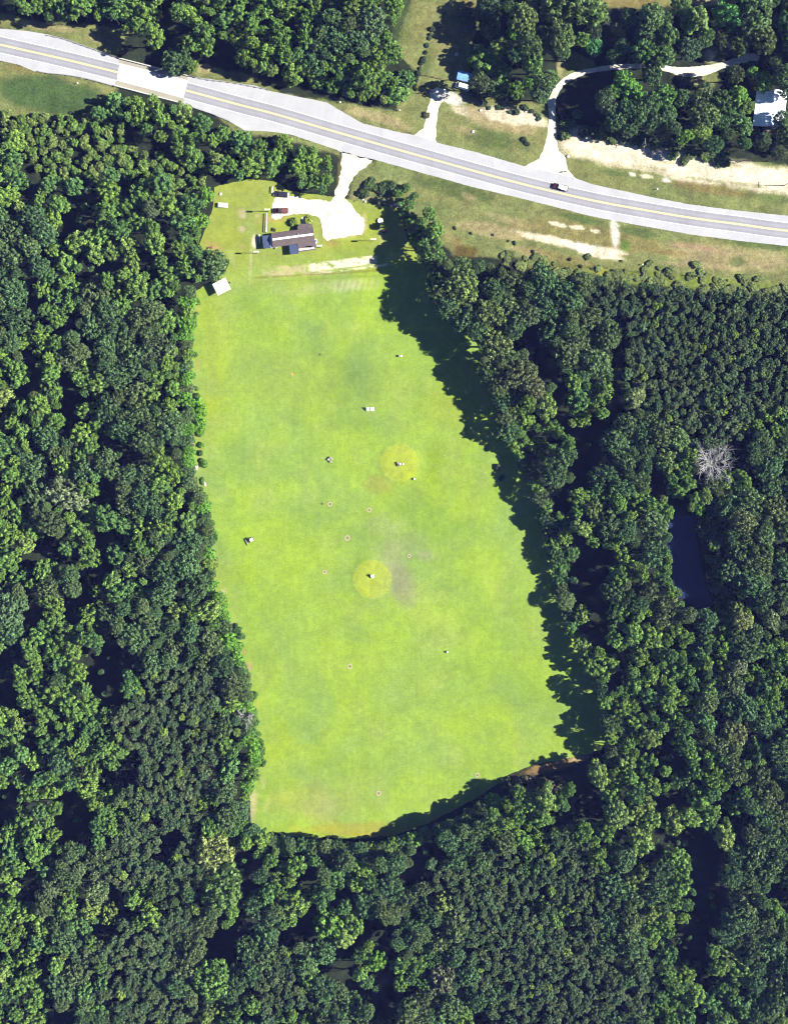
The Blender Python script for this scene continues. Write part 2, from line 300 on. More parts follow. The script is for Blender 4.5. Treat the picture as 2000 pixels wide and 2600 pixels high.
def lawn_col(X, Y):
    C = np.tile(np.array(LAWN_MAIN), X.shape+(1,))
    n1 = fnoise(X, Y, 130, 0); n2 = fnoise(X, Y, 22, 1); n3 = fnoise(X, Y, 60, 2)
    C = blend(C, (n1-0.45)*2.0, alb(164, 202, 92)); C = blend(C, (n3-0.52)*2.0, alb(194, 222, 112))
    C = blend(C, np.clip((720-Y)/90, 0, 1)*0.85, alb(190, 205, 90))
    for e in [(780, 960, 260, 120, 0, alb(168, 198, 100), .5), (900, 950, 60, 60, 0, alb(146, 186, 96), .55), (780, 870, 60, 60, 20, alb(150, 190, 108), .5), (1100, 1180, 30, 90, 0, alb(170, 205, 60), .6), (1120, 1330, 110, 60, 20, alb(150, 195, 80), .5),
              (990, 1420, 60, 110, 10, alb(190, 208, 150), .7), (1030, 1500, 40, 80, -10, alb(180, 190, 140), .6), (970, 1330, 70, 30, 0, alb(186, 214, 130), .6), (960, 1230, 50, 30, 0, alb(196, 190, 105), .5), (1050, 1380, 50, 50, 0, alb(165, 190, 125), .5),
              (700, 1890, 90, 60, 0, alb(190, 224, 60), .8), (620, 1450, 40, 300, -4, alb(178, 220, 70), .6), (540, 900, 50, 240, 0, alb(190, 215, 72), .7), (780, 2030, 150, 50, 0, alb(196, 210, 110), .6), (820, 2060, 60, 60, 0, alb(215, 220, 140), .5), (900, 2105, 200, 22, -2, alb(205, 205, 80), .85), (950, 2120, 90, 8, 0, alb(215, 195, 80), .7),
              (1300, 1700, 120, 200, 0, alb(172, 212, 70), .6), (1150, 1000, 90, 110, 30, alb(186, 212, 76), .6), (660, 700, 160, 50, 0, alb(196, 222, 100), .6), (570, 800, 30, 200, 0, alb(205, 230, 110), .4),
              (643, 2040, 12, 62, 0, alb(225, 220, 170), .9), (668, 1985, 9, 22, 0, alb(225, 235, 160), .5), (680, 2040, 10, 26, 20, alb(222, 232, 140), .5),
              (580, 600, 60, 90, 0, alb(186, 205, 84), .6), (640, 620, 60, 80, 0, alb(190, 208, 92), .5), (900, 640, 80, 30, 0, alb(160, 188, 70), .5), (960, 560, 50, 40, 0, alb(180, 200, 66), .6),
              (616, 541, 12, 17, -10, alb(238, 222, 190), .9), (615, 582, 12, 10, 0, alb(232, 220, 190), .9), (655, 547, 10, 7, 0, alb(230, 220, 170), .7), (668, 560, 25, 10, 0, alb(215, 205, 130), .6),
              (646, 612, 9, 22, 8, HOT, .85), (638, 660, 4, 60, 0, alb(225, 228, 170), .8), (634, 700, 4, 40, 0, alb(222, 226, 160), .6), (588, 655, 10, 40, -20, alb(205, 225, 150), .5), (613, 625, 10, 10, 0, alb(220, 210, 150), .4), (545, 625, 30, 12, 25, alb(215, 190, 130), .7),
              (700, 555, 45, 12, 0, alb(215, 195, 130), .6), (720, 548, 60, 6, -8, alb(205, 180, 110), .7), (710, 500, 12, 30, 0, alb(225, 205, 160), .5), (815, 580, 6, 40, -5, alb(190, 180, 90), .5), (875, 600, 60, 7, -6, alb(225, 215, 160), .8), (840, 617, 24, 12, 0, alb(190, 165, 100), .6),
              (564, 1512, 10, 24, 25, alb(240, 220, 190), .95), (636, 1692, 8, 14, 0, alb(225, 195, 160), .8), (618, 1655, 12, 8, 0, alb(205, 180, 130), .7), (508, 1140, 7, 32, 0, alb(210, 195, 130), .8), (520, 1228, 9, 12, 0, alb(215, 190, 130), .7), (500, 925, 6, 26, 0, alb(215, 200, 130), .7), (548, 1440, 7, 40, 4, alb(200, 200, 110), .6), (504, 790, 6, 18, 0, alb(215, 200, 130), .6), (653, 1790, 6, 30, 0, alb(205, 215, 120), .5),
              (1010, 1470, 45, 60, -15, alb(178, 180, 146), .6), (1080, 1410, 30, 16, 0, alb(186, 186, 160), .5), (967, 597, 6, 26, 0, alb(222, 215, 160), .9), (1000, 620, 12, 12, 0, alb(200, 205, 80), .6), (925, 565, 10, 30, 0, alb(235, 228, 175), .7)]:
        cx, cy, rx, ry, a, col, s = e
        C = blend(C, ell(X, Y, cx, cy, rx, ry, a, 0.6, 0.35)*s, col)
    # worn tee line: pale sandy strips running slightly uphill to the east
    def strip(x0, x1, y0, slope, h, col, s, k, thr=0.42):
        yy = y0+(X-x0)*slope
        m = np.clip((h-np.abs(Y-yy))/3, 0, 1)*np.clip((X-x0)/12, 0, 1)*np.clip((x1-X)/8, 0, 1)
        nn = np.clip((fnoise(X*1.0, Y*2.2, 13, k)-thr)*6, 0, 1)
        return m*nn*s
    C = blend(C, strip(660, 830, 690, -.03, 15, 0, 1.0, 1, .34), alb(232, 226, 170))
    C = blend(C, strip(780, 960, 681, -.13, 12, 0, 1.0, 2, .30), HOT)
    C = blend(C, strip(790, 1000, 697, -.13, 4, 0, .9, 3, .35), HOT)
    C = blend(C, strip(640, 970, 706, -.06, 4, 0, .8, 0, .2), alb(170, 165, 70))
    C = blend(C, strip(650, 980, 716, -.05, 3, 0, .5, 2, .2), alb(165, 175, 70))
    bay = 0.5+0.5*np.cos((X-880+(Y-736)*0.25)/15.0*2*math.pi)
    bb = np.clip(1-(np.abs(Y-738+(X-700)*.07)/19)**2, 0, 1)*np.clip((X-690)/30, 0, 1)*np.clip((970-X)/30, 0, 1)
    C = blend(C, bb*(0.25+0.75*bay*np.clip((X-760)/120, 0.15, 1))*(0.35+0.65*np.clip((fnoise(X, Y, 26, 1)-.3)*3, 0, 1))*0.95, alb(238, 240, 192))
    for gx, gy, gr in GREENS:
        d = np.sqrt((X-gx)**2+(Y-gy)**2)+(n2-0.5)*5
        C = blend(C, np.clip((gr-d)/5, 0, 1)*(0.75+0.25*n3), alb(212, 232, 72)); C = blend(C, np.clip(1-np.abs(d-gr+3)/4, 0, 1)*0.45*np.clip((n2-.3)*4, 0, 1), alb(210, 232, 118))
    return C*(0.93+0.14*n2)[..., None]*np.array([1.04, 1.0, 0.84])
def grid_sheet(name, poly, step, z, colfn, mat, jig=6.0, hfn=None, z_out=None):
    """a fine sheet over a photo-px polygon, its rim snapped to a wobbly outline; painted with colfn"""
    p = np.array(poly, float); x0, y0 = p.min(0)-10; x1, y1 = p.max(0)+10; s = step/MPP
    xs = np.arange(x0, x1, s); ys = np.arange(y0, y1, s); X, Y = np.meshgrid(xs, ys)
    d = sdist(X, Y, poly)+(fnoise(X, Y, 18, 1)-0.5)*jig
    ny, nx = X.shape; idx = np.arange(nx*ny).reshape(ny, nx)
    gx = np.gradient(d, s, axis=1); gy = np.gradient(d, s, axis=0); gn = gx**2+gy**2+1e-6
    near = np.abs(d) < s*0.75
    X = np.where(near, X-d*gx/gn, X); Y = np.where(near, Y-d*gy/gn, Y)
    inside = (d < s*0.75)
    f = np.stack([idx[:-1, :-1], idx[1:, :-1], idx[1:, 1:], idx[:-1, 1:]], -1)
    ok = inside[:-1, :-1] & inside[1:, :-1] & inside[1:, 1:] & inside[:-1, 1:]
    F = f[ok]; used = np.unique(F); remap = np.full(nx*ny, -1); remap[used] = np.arange(len(used))
    Xf, Yf = X.ravel()[used], Y.ravel()[used]
    Z = np.full(Xf.shape, z) if hfn is None else z+hfn(Xf, Yf)
    V = np.stack([(Xf-1000)*MPP, (1300-Yf)*MPP, Z], -1)
    me = np_mesh(name, V, remap[F], mat)
    C = colfn(Xf, Yf); a = me.attributes.new('soil', 'FLOAT_COLOR', 'POINT')
    a.data.foreach_set('color', np.concatenate([C, np.ones((len(C), 1))], 1).astype(np.float32).ravel())
    return obj(name, me)
def mound(X, Y):  # the two target greens stand slightly proud
    z = np.zeros(X.shape)
    for gx, gy, gr in GREENS:
        d = np.sqrt((X-gx)**2+(Y-gy)**2); z += 0.3*np.clip((gr*1.15-d)/22, 0, 1)
    return z
# ground: fine in view, then out to the horizon in big quads
GX0, GX1, GY0, GY1 = -300, 2300, -300, 2900
gs = 0.75/MPP
xs = np.concatenate([[-60000, -20000, -6000, -1500], np.arange(GX0, GX1+.1, gs), [3500, 8000, 22000, 62000]])
ys = np.concatenate([[-60000, -20000, -6000, -1500], np.arange(GY0, GY1+.1, gs), [4100, 8600, 22600, 62600]])
X, Y = np.meshgrid(xs, ys); ny, nx = X.shape; idx = np.arange(nx*ny).reshape(ny, nx)
F = np.stack([idx[:-1, :-1], idx[1:, :-1], idx[1:, 1:], idx[:-1, 1:]], -1).reshape(-1, 4)
POND = [(1697, 1318), (1752, 1316), (1762, 1400), (1775, 1470), (1800, 1532), (1770, 1540), (1738, 1536), (1722, 1490), (1708, 1420)]
pd = sdist(X, Y, POND); Zg = np.where(pd < 14, -np.clip((14-pd)/10, 0, 1)*1.6, 0.0)
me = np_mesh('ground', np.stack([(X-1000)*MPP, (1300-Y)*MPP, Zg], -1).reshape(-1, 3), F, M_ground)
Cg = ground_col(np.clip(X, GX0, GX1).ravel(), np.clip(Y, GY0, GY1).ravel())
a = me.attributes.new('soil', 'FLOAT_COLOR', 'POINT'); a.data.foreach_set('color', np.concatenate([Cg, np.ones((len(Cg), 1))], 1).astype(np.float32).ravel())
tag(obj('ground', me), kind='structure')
LAWN = [(545, 475), (600, 462), (640, 455), (700, 460), (712, 470), (735, 485), (850, 500), (890, 508), (960, 520), (1005, 526), (1020, 545), (1026, 580), (1040, 620), (1070, 660), (1130, 760), (1225, 860), (1270, 1000), (1290, 1100), (1375, 1250), (1440, 1500), (1470, 1620), (1535, 1750), (1550, 1850), (1530, 1895), (1498, 1912), (1430, 1928), (1350, 1942), (1285, 1970), (1262, 1992), (1200, 2032), (1100, 2085), (1000, 2122), (900, 2130), (750, 2124), (680, 2112), (638, 2095), (632, 2000), (640, 1950), (625, 1850), (605, 1700), (585, 1600), (548, 1500), (525, 1400), (508, 1280), (496, 1220), (492, 1150), (490, 1050), (478, 950), (482, 800), (494, 740), (540, 715), (575, 690), (582, 660), (522, 642), (508, 620), (530, 560), (540, 530)]
tag(grid_sheet('lawn', LAWN, 0.45, 0.004, lawn_col, M_lawn, hfn=mound), kind='structure')
# pond water
wm, wn, wb = mat_base('pond_water'); wb.inputs['Base Color'].default_value = (0.015, 0.020, 0.065, 1); wb.inputs['Roughness'].default_value = 0.25; wb.inputs['Specular IOR Level'].default_value = 0.4
bp = wn.nodes.new('ShaderNodeBump'); bp.inputs['Strength'].default_value = 0.25; wn.links.new(noise(wn, 1.6, 3, 0.6, geo_pos(wn)), bp.inputs['Height']); wn.links.new(bp.outputs[0], wb.inputs['Normal'])
me = np_mesh('water', [P(x, y, -0.5) for x, y in [(1690, 1310), (1760, 1308), (1772, 1400), (1785, 1465), (1812, 1540), (1770, 1550), (1728, 1545), (1712, 1490), (1698, 1420)]], mat=wm, polys=[list(range(9))[::-1]])
tag(obj('water', me), kind='structure')

# ------------------------------------------------------------------ road, shoulders, drives
def dense(pts, step=12):
    """Catmull-Rom through photo points"""
    p = [np.array(q, float) for q in pts]; p = [2*p[0]-p[1]]+p+[2*p[-1]-p[-2]]; out = []
    for i in range(1, len(p)-2):
        n = max(2, int(np.linalg.norm((p[i+1]-p[i])[:2])/step))
        for k in range(n):
            t = k/n; a, b, c, d = p[i-1], p[i], p[i+1], p[i+2]
            out.append(0.5*((2*b)+(c-a)*t+(2*a-5*b+4*c-d)*t*t+(3*b-a-3*c+d)*t**3))
    out.append(p[-2]); return np.array(out)
CL = dense([(-700, -30), (-250, 55), (0, 113), (150, 147), (300, 184), (471, 229), (600, 264), (700, 290), (850, 334), (1000, 377), (1100, 405), (1225, 440), (1353, 474), (1500, 508), (1600, 527), (1753, 553), (1880, 570), (2000, 586), (2300, 615), (2800, 650)])
def strip(name, line, o0, o1, z, mat, parent=None, i0=None, i1=None, n=2, across=False):
    """ribbon between two sideways offsets (metres, + = north side) of a photo-px line"""
    L = line[i0:i1] if i0 is not None else line
    W = np.stack([(L[:, 0]-1000)*MPP, (1300-L[:, 1])*MPP], -1); T = np.gradient(W, axis=0); T /= np.linalg.norm(T, axis=1)[:, None]; N = np.stack([-T[:, 1], T[:, 0]], -1)
    V, F, A = [], [], []
    for k in range(n):
        o = o0+(o1-o0)*k/(n-1)
        for q, nn in zip(W, N): V.append((*(q+nn*o), z)); A.append(o)
    m = len(W)
    for k in range(n-1):
        for i in range(m-1): F.append((k*m+i, k*m+i+1, (k+1)*m+i+1, (k+1)*m+i))
    me = np_mesh(name, V, np.array(F)[:, ::-1] if o1 < o0 else F, mat)
    if across:
        at = me.attributes.new('across', 'FLOAT', 'POINT'); at.data.foreach_set('value', A)
    return obj(name, me, parent)
def wobble(pts, amp, step=6):
    out = []
    n = len(pts)
    for i in range(n):
        a, b = np.array(pts[i], float), np.array(pts[(i+1) % n], float); L = np.linalg.norm(b-a); m = max(1, int(L/step))
        nn = np.array([-(b-a)[1], (b-a)[0]])/max(L, 1e-6)
        for k in range(m):
            q = a+(b-a)*k/m; w_ = (vnoise(np.array([q[0]]), np.array([q[1]]), 9, 1)[0]+vnoise(np.array([q[0]]), np.array([q[1]]), 4, 2)[0]-1)*amp
            out.append(tuple(q+nn*w_))
    return out
def flat(name, pts, z, mat, parent=None, amp=1.2):
    pts = wobble(pts, amp) if amp else pts
    bm = bmesh.new(); vs = [bm.verts.new(((x-1000)*MPP, (1300-y)*MPP, z)) for x, y in pts]; f = bm.faces.new(vs)
    f.normal_update()
    if f.normal.z < 0: f.normal_flip()
    bmesh.ops.triangulate(bm, faces=[f]); me = bpy.data.meshes.new(name); bm.to_mesh(me); bm.free(); me.materials.append(mat)
    return obj(name, me, parent)
NE_ = [(-700, -75), (-250, 10), (0, 72), (80, 80), (125, 88), (170, 100), (240, 125), (304, 150), (476, 194), (530, 200), (560, 205), (650, 218), (690, 232), (790, 252), (830, 260), (880, 290), (920, 313), (1000, 333), (1060, 345), (1120, 365), (1200, 384), (1330, 422), (1460, 452), (1500, 467), (1650, 500), (1750, 519), (1850, 532), (2000, 548), (2300, 575), (2800, 610)]
SE_ = [(-700, 15), (-250, 100), (0, 153), (50, 165), (90, 182), (130, 187), (190, 195), (250, 208), (300, 222), (464, 266), (480, 270), (540, 290), (590, 312), (620, 331), (690, 334), (740, 342), (800, 362), (850, 379), (870, 388), (950, 405), (1050, 433), (1100, 447), (1200, 475), (1340, 508), (1400, 523), (1500, 549), (1600, 568), (1750, 595), (1880, 612), (2000, 625), (2300, 655), (2800, 690)]
tag(flat('road_shoulder', NE_+SE_[::-1], 0.012, M_shoulder, amp=0.9), kind='structure')
tag(strip('road', CL, -3.15, 3.15, 0.016, M_road, n=13, across=True), kind='structure')
tag(strip('road_edge_line', CL, 2.98, 3.2, 0.020, M_wline), kind='structure')
tag(strip('road_edge_line', CL, -3.2, -2.98, 0.020, M_wline), kind='structure')
tag(strip('road_centre_line', CL, 0.08, 0.36, 0.020, M_yellow), kind='structure')
tag(strip('road_centre_line', CL, -0.36, -0.08, 0.020, M_yellow), kind='structure')
tag(flat('driveway', [(868, 384), (866, 430), (851, 497), (840, 512), (790, 505), (735, 497), (695, 505), (690, 552), (700, 558), (720, 550), (760, 541), (800, 546), (814, 555), (820, 600), (830, 612), (850, 606), (918, 596), (928, 572), (922, 552), (906, 540), (890, 516), (876, 504), (888, 470), (905, 440), (945, 408), (905, 396)], 0.012, M_gravel, amp=5), kind='structure')
tag(flat('track', [(1050, 345), (1075, 325), (1082, 290), (1092, 255), (1090, 236), (1108, 220), (1130, 226), (1140, 245), (1118, 262), (1110, 290), (1106, 320), (1108, 362), (1085, 356)], 0.008, M_gravel, amp=3), kind='structure')
tk = dense([(1398, 385, 40), (1400, 350, 26), (1401, 320, 20), (1402, 290, 17), (1400, 262, 19), (1410, 232, 16), (1430, 208, 16), (1462, 190, 16), (1500, 179, 13), (1550, 172, 13), (1620, 168, 13), (1690, 174, 14), (1740, 183, 25), (1790, 178, 24), (1840, 164, 15), (1905, 145, 20), (1925, 150, 14)], 6)
tg = np.gradient(tk[:, :2], axis=0); tg /= np.linalg.norm(tg, axis=1)[:, None]; tn = np.stack([-tg[:, 1], tg[:, 0]], -1)
lft = [tuple(q[:2]+n_*q[2]/2) for q, n_ in zip(tk, tn)]; rgt = [tuple(q[:2]-n_*q[2]/2) for q, n_ in zip(tk, tn)]
tag(flat('track', lft+rgt[::-1], 0.008, M_gravel, amp=2), kind='structure')
tag(flat('track', [(1330, 424), (1368, 402), (1380, 384), (1418, 384), (1436, 400), (1440, 428), (1460, 456), (1400, 445)], 0.0105, M_gravel, amp=3), kind='structure')

# ------------------------------------------------------------------ bridge and guard rails
br = empty('bridge', P(384, 205)); tag(br, 'road bridge with bleached white concrete deck over the tree-lined creek', 'bridge')
bl = br.location
def PL(px, py, z, o): v = P(px, py)-o; return (v.x, v.y, z)
def slab(name, q, z0, z1, mat, parent, o):
    m = MB(); m.poly([PL(x, y, z0, o) for x, y in q]+[PL(x, y, z1, o) for x, y in q], [(3, 2, 1, 0), (4, 5, 6, 7), (0, 1, 5, 4), (1, 2, 6, 5), (2, 3, 7, 6), (3, 0, 4, 7)])
    return m.build(name, mat, parent)
slab('side_strip', [(292, 216), (466, 262), (468, 250), (296, 204)], -0.5, 0.026, M_bridge2, br, bl)
slab('side_strip', [(302, 160), (476, 203), (477, 194), (303, 150)], -0.5, 0.026, M_bridge2, br, bl)
slab('deck', [(297, 203), (466, 250), (478, 204), (304, 160)], -0.5, 0.03, M_bridge, br, bl)
slab('parapet', [(291, 219), (466, 265), (466, 262), (292, 216)], -0.5, 0.75, M_conc, br, bl)
slab('parapet', [(304, 150), (477, 194), (477, 191.5), (305, 147.5)], -0.5, 0.75, M_conc, br, bl)
M_rust = simple('rusty_steel', (0.12, 0.05, 0.03), 0.8, 0.3, 3)
def guardrail(pts, label):
    D = dense(pts, 8); o = P(*pts[len(pts)//2]); t = empty('guard_rail', o); tag(t, label, 'guard rail', 'steel guard rails at the bridge approaches')
    W = [P(q[0], q[1])-o for q in D]; m = MB()
    for a_, b_ in zip(W[:-1], W[1:]):
        d = b_-a_; m.box(((a_.x+b_.x)/2, (a_.y+b_.y)/2, 0.58), (d.length+0.02, 0.09, 0.31), math.atan2(d.y, d.x))
    m.build('rail', M_galv, t)
    acc = 0; last = None
    for a_ in W:
        if last is None or (a_-last).length >= 1.85:
            MB().box((a_.x, a_.y-0.16, 0.36), (0.2, 0.22, 0.72)).build('post', M_wood, t); last = a_
    return t
guardrail([(121, 90), (160, 98), (210, 115), (250, 129), (303, 148)], 'guard rail on the north shoulder west of the bridge')
guardrail([(98, 181), (120, 186), (170, 191), (225, 201), (291, 219)], 'guard rail on the south shoulder west of the bridge')
guardrail([(467, 266), (520, 283), (583, 307)], 'guard rail on the south shoulder east of the bridge')
guardrail([(480, 193), (529, 203), (600, 212), (683, 228)], 'guard rail on the north shoulder east of the bridge')

# ------------------------------------------------------------------ vehicles
def vehicle(name, label, cat, px, py, ang, L=5.6, W=2.0, kind='pickup', paint=(0.05, 0.01, 0.01), bed=None, roofcol=None):
    t = empty(name, P(px, py, 0.02), R(ang)); tag(t, label, cat)
    mp = simple('car_paint', paint, 0.25, 0.03, 1, 0.0, 0.8)
    H1 = 0.95; h = L/2
    def sec(x, w_, z0, z1, r=0.12):
        return [(x, -w_/2+r, z0), (x, w_/2-r, z0), (x, w_/2, z0+r), (x, w_/2, z1-r), (x, w_/2-r, z1), (x, -w_/2+r, z1), (x, -w_/2, z1-r), (x, -w_/2, z0+r)]
    if kind == 'pickup':
        MB().loft([sec(-h, W*0.93, 0.4, 0.9), sec(-h+0.1, W, 0.32, 0.98), sec(h-0.9, W, 0.3, 1.0), sec(h-0.25, W*0.97, 0.3, 0.9), sec(h, W*0.82, 0.42, 0.75)]).build('body', mp, t)
        cx0, cx1 = -0.35, 1.25
        MB().loft([sec(-h+0.15, W*0.82, 0.985, 1.02, 0.015), sec(cx0-0.15, W*0.82, 0.985, 1.02, 0.015)]).build('cargo_bed', bed or M_black, t)
        for s in (-1, 1): MB().box(((-h+0.1+cx0)/2, s*(W/2-0.08), 1.07), (cx0+h-0.1, 0.1, 0.18), bevel=0.02).build('bed_side', mp, t)
        MB().box((-h+0.09, 0, 1.05), (0.08, W-0.2, 0.2), bevel=0.02).build('tailgate', mp, t)
    elif kind == 'car':
        MB().loft([sec(-h, W*0.8, 0.4, 0.8), sec(-h+0.3, W*0.97, 0.3, 0.95), sec(h-1.2, W, 0.28, 0.93), sec(h-0.3, W*0.93, 0.3, 0.8), sec(h, W*0.7, 0.4, 0.65)]).build('body', mp, t)
        cx0, cx1 = -h+0.6, h-1.5
    else:  # van
        MB().loft([sec(-h, W*0.96, 0.35, 1.0), sec(-h+0.1, W, 0.3, 1.1), sec(h-0.7, W, 0.3, 1.1), sec(h, W*0.85, 0.4, 0.8)]).build('body', mp, t)
        cx0, cx1 = -h+0.05, h-0.8
    z1 = 1.45 if kind == 'car' else (1.75 if kind == 'pickup' else 2.05)
    MB().loft([sec(cx0-0.12, W*0.9, 0.93, 0.99, 0.03), sec(cx0+0.15, W*0.8, 0.93, z1-0.06), sec(cx1-0.55, W*0.8, 0.93, z1-0.06), sec(cx1+0.3, W*0.9, 0.9, 0.97, 0.03)]).build('windows', M_glass, t)
    rm = mp if roofcol is None else simple('roof_paint', roofcol, 0.3, 0.03, 1)
    MB().box(((cx0+cx1-0.35)/2, 0, z1-0.04), (cx1-cx0-0.6, W*0.78, 0.07), bevel=0.03).build('roof', rm, t)
    for sx in (-1, 1):
        for sy in (-1, 1):
            wl = MB().cyl((sx*(h-0.95), sy*(W/2-0.24), 0.35), (sx*(h-0.95), sy*(W/2+0.01), 0.35), 0.35, n=18).build('wheel', M_black, t)
            MB().cyl((sx*(h-0.95), sy*(W/2+0.005), 0.35), (sx*(h-0.95), sy*(W/2+0.025), 0.35), 0.2, n=12).build('hub_cap', M_galv, wl)
    for sy in (-1, 1):
        MB().box((h-0.05, sy*(W*0.32), 0.68), (0.14, 0.32, 0.14), bevel=0.03).build('headlight', M_white, t)
        MB().box((-h+0.02, sy*(W*0.40), 0.78), (0.06, 0.14, 0.26), bevel=0.02).build('tail_light', M_red, t)
        MB().box((cx1+0.1, sy*(W/2+0.1), 1.08), (0.14, 0.2, 0.14), bevel=0.03).build('mirror', mp, t)
    return t
M_redw = simple('dark_red_board', (0.12, 0.03, 0.03), 0.8, 0.2)
M_red = simple('red_paint', (0.45, 0.03, 0.02), 0.5, 0.1)
M_blue = simple('blue_roof', (0.13, 0.27, 0.55), 0.5, 0.25, 1.2)
vehicle('pickup_truck', 'dark maroon pickup truck with a white bed cover driving on the road', 'pickup truck', 1421, 476, 166, 5.9, 2.0, 'pickup', (0.05, 0.012, 0.012), bed=M_white, roofcol=(0.5, 0.5, 0.52))
vehicle('parked_car', 'dark grey car parked farther from the hut, by the tree shade', 'car', 714, 494, 174, 5.8, 2.0, 'car', (0.022, 0.02, 0.03))
vehicle('pickup_truck', 'black pickup truck with red tail end parked nearest the hut', 'pickup truck', 713, 536, 180, 5.6, 2.0, 'pickup', (0.03, 0.006, 0.006), bed=M_redw, roofcol=(0.05, 0.03, 0.03))
vehicle('van', 'white van parked beside the small blue-roofed shed', 'van', 1173, 220, 165, 5.4, 2.1, 'van', (0.8, 0.8, 0.8))

# ------------------------------------------------------------------ buildings
M_roofb = simple('brown_shingle', (0.085, 0.064, 0.066), 0.9, 0.28, 1.4)
M_navy = simple('dark_blue_roof', (0.03, 0.045, 0.10), 0.6, 0.3, 1.5)
M_wallc = simple('cream_siding', (0.5, 0.45, 0.38), 0.8, 0.08)
M_roofw = simple('white_metal_roof', (0.74, 0.79, 0.86), 0.35, 0.05, 1.0)
def gable(m, x0, x1, yn, ys_, yr, ze, zr, th=0.12):
    """roof shell with ridge along x"""
    for a_, b_ in ((yn, yr), (yr, ys_)):
        za, zb = (ze, zr) if a_ == yn else (zr, ze)
        m.poly([(x0, a_, za), (x1, a_, za), (x1, b_, zb), (x0, b_, zb), (x0, a_, za+th), (x1, a_, za+th), (x1, b_, zb+th), (x0, b_, zb+th)],
               [(3, 2, 1, 0), (4, 5, 6, 7), (0, 1, 5, 4), (1, 2, 6, 5), (2, 3, 7, 6), (3, 0, 4, 7)])
    return m
hut = empty('clubhouse', P(745, 606), R(7.5)); tag(hut, 'low brown-shingled range hut with white ridge strip beside the gravel lot', 'building')
m = MB(); m.box((0, 0, 1.25), (15.2, 4.6, 2.5)); m.box((4.6, -3.6, 1.2), (6.0, 3.2, 2.4)); m.build('wall', M_wallc, hut)
m = MB(); gable(m, -8.0, 8.1, 2.75, -2.6, 0.1, 2.52, 3.7); m.poly([(-7.7, 2.3, 2.4), (-7.7, -2.3, 2.4), (-7.7, 0.1, 3.6), (-7.6, 2.3, 2.4), (-7.6, -2.3, 2.4), (-7.6, 0.1, 3.6)], [(0, 1, 2), (5, 4, 3), (0, 3, 4, 1), (1, 4, 5, 2), (2, 5, 3, 0)])
rf = m.build('roof', M_roofb, hut)
MB().box((0.1, 0.1, 3.86), (15.6, 0.75, 0.05), bevel=0.01).build('ridge_cap', M_roofw, rf)
m = MB(); m.poly([(1.4, -2.5, 2.50), (8.2, -2.5, 2.50), (8.0, -5.6, 2.12), (1.4, -5.6, 2.12), (1.4, -2.5, 2.64), (8.2, -2.5, 2.64), (8.0, -5.6, 2.25), (1.4, -5.6, 2.25)], [(3, 2, 1, 0), (4, 5, 6, 7), (0, 1, 5, 4), (1, 2, 6, 5), (2, 3, 7, 6), (3, 0, 4, 7)]); m.build('back_wing_roof', M_roofb, hut)
m = MB(); m.poly([(2.2, 2.6, 2.55), (8.0, 2.6, 2.55), (7.7, 4.4, 2.2), (3.4, 4.9, 2.15), (2.2, 4.0, 2.2), (2.2, 2.6, 2.68), (8.0, 2.6, 2.68), (7.7, 4.4, 2.33), (3.4, 4.9, 2.28), (2.2, 4.0, 2.33)], [(4, 3, 2, 1, 0), (5, 6, 7, 8, 9), (0, 1, 6, 5), (1, 2, 7, 6), (2, 3, 8, 7), (3, 4, 9, 8), (4, 0, 5, 9)]); m.build('porch_roof', M_roofb, hut)
for x in (2.6, 7.4): MB().box((x, 4.0, 1.1), (0.14, 0.14, 2.2)).build('porch_post', M_white, hut)
MB().box((-10.2, -0.2, 2.25), (2.8, 4.8, 0.12), bevel=0.03).build('lean_to_roof', M_navy, hut)
MB().box((-8.45, -0.5, 2.32), (0.8, 4.6, 0.06)).build('gutter_strip', M_galv, hut)
MB().box((-7.92, -0.6, 2.9), (0.06, 2.4, 0.8)).build('gable_board', M_redw, hut)
for sx, sy in ((-11.4, 2), (-11.4, -2.4), (-9, 2), (-9, -2.4)): MB().box((sx, sy, 1.1), (0.12, 0.12, 2.2)).build('lean_to_post', M_wood, hut)
MB().box((-0.3, -4.4, 2.3), (3.2, 3.5, 0.1), bevel=0.03).build('rear_canopy', M_navy, hut)
for sx, sy in ((-1.7, -5.9), (1.1, -5.9)): MB().box((sx, sy, 1.12), (0.12, 0.12, 2.25)).build('canopy_post', M_wood, hut)
for x in (-5, -2, 5): f = MB().box((x, 2.32, 1.5), (1.1, 0.06, 0.9)).build('window', M_white, hut); MB().box((x, 2.36, 1.5), (0.95, 0.03, 0.75)).build('pane', M_glass, f)
d_ = MB().box((0.6, 2.33, 1.03), (0.95, 0.06, 2.05)).build('door', M_redw, hut); MB().sph((0.98, 2.4, 1.0), 0.05).build('door_handle', M_galv, d_)
m = MB(); m.box((2.2, 0.8, 3.55), (0.5, 0.5, 0.5)); m.build('vent_box', M_galv, rf)

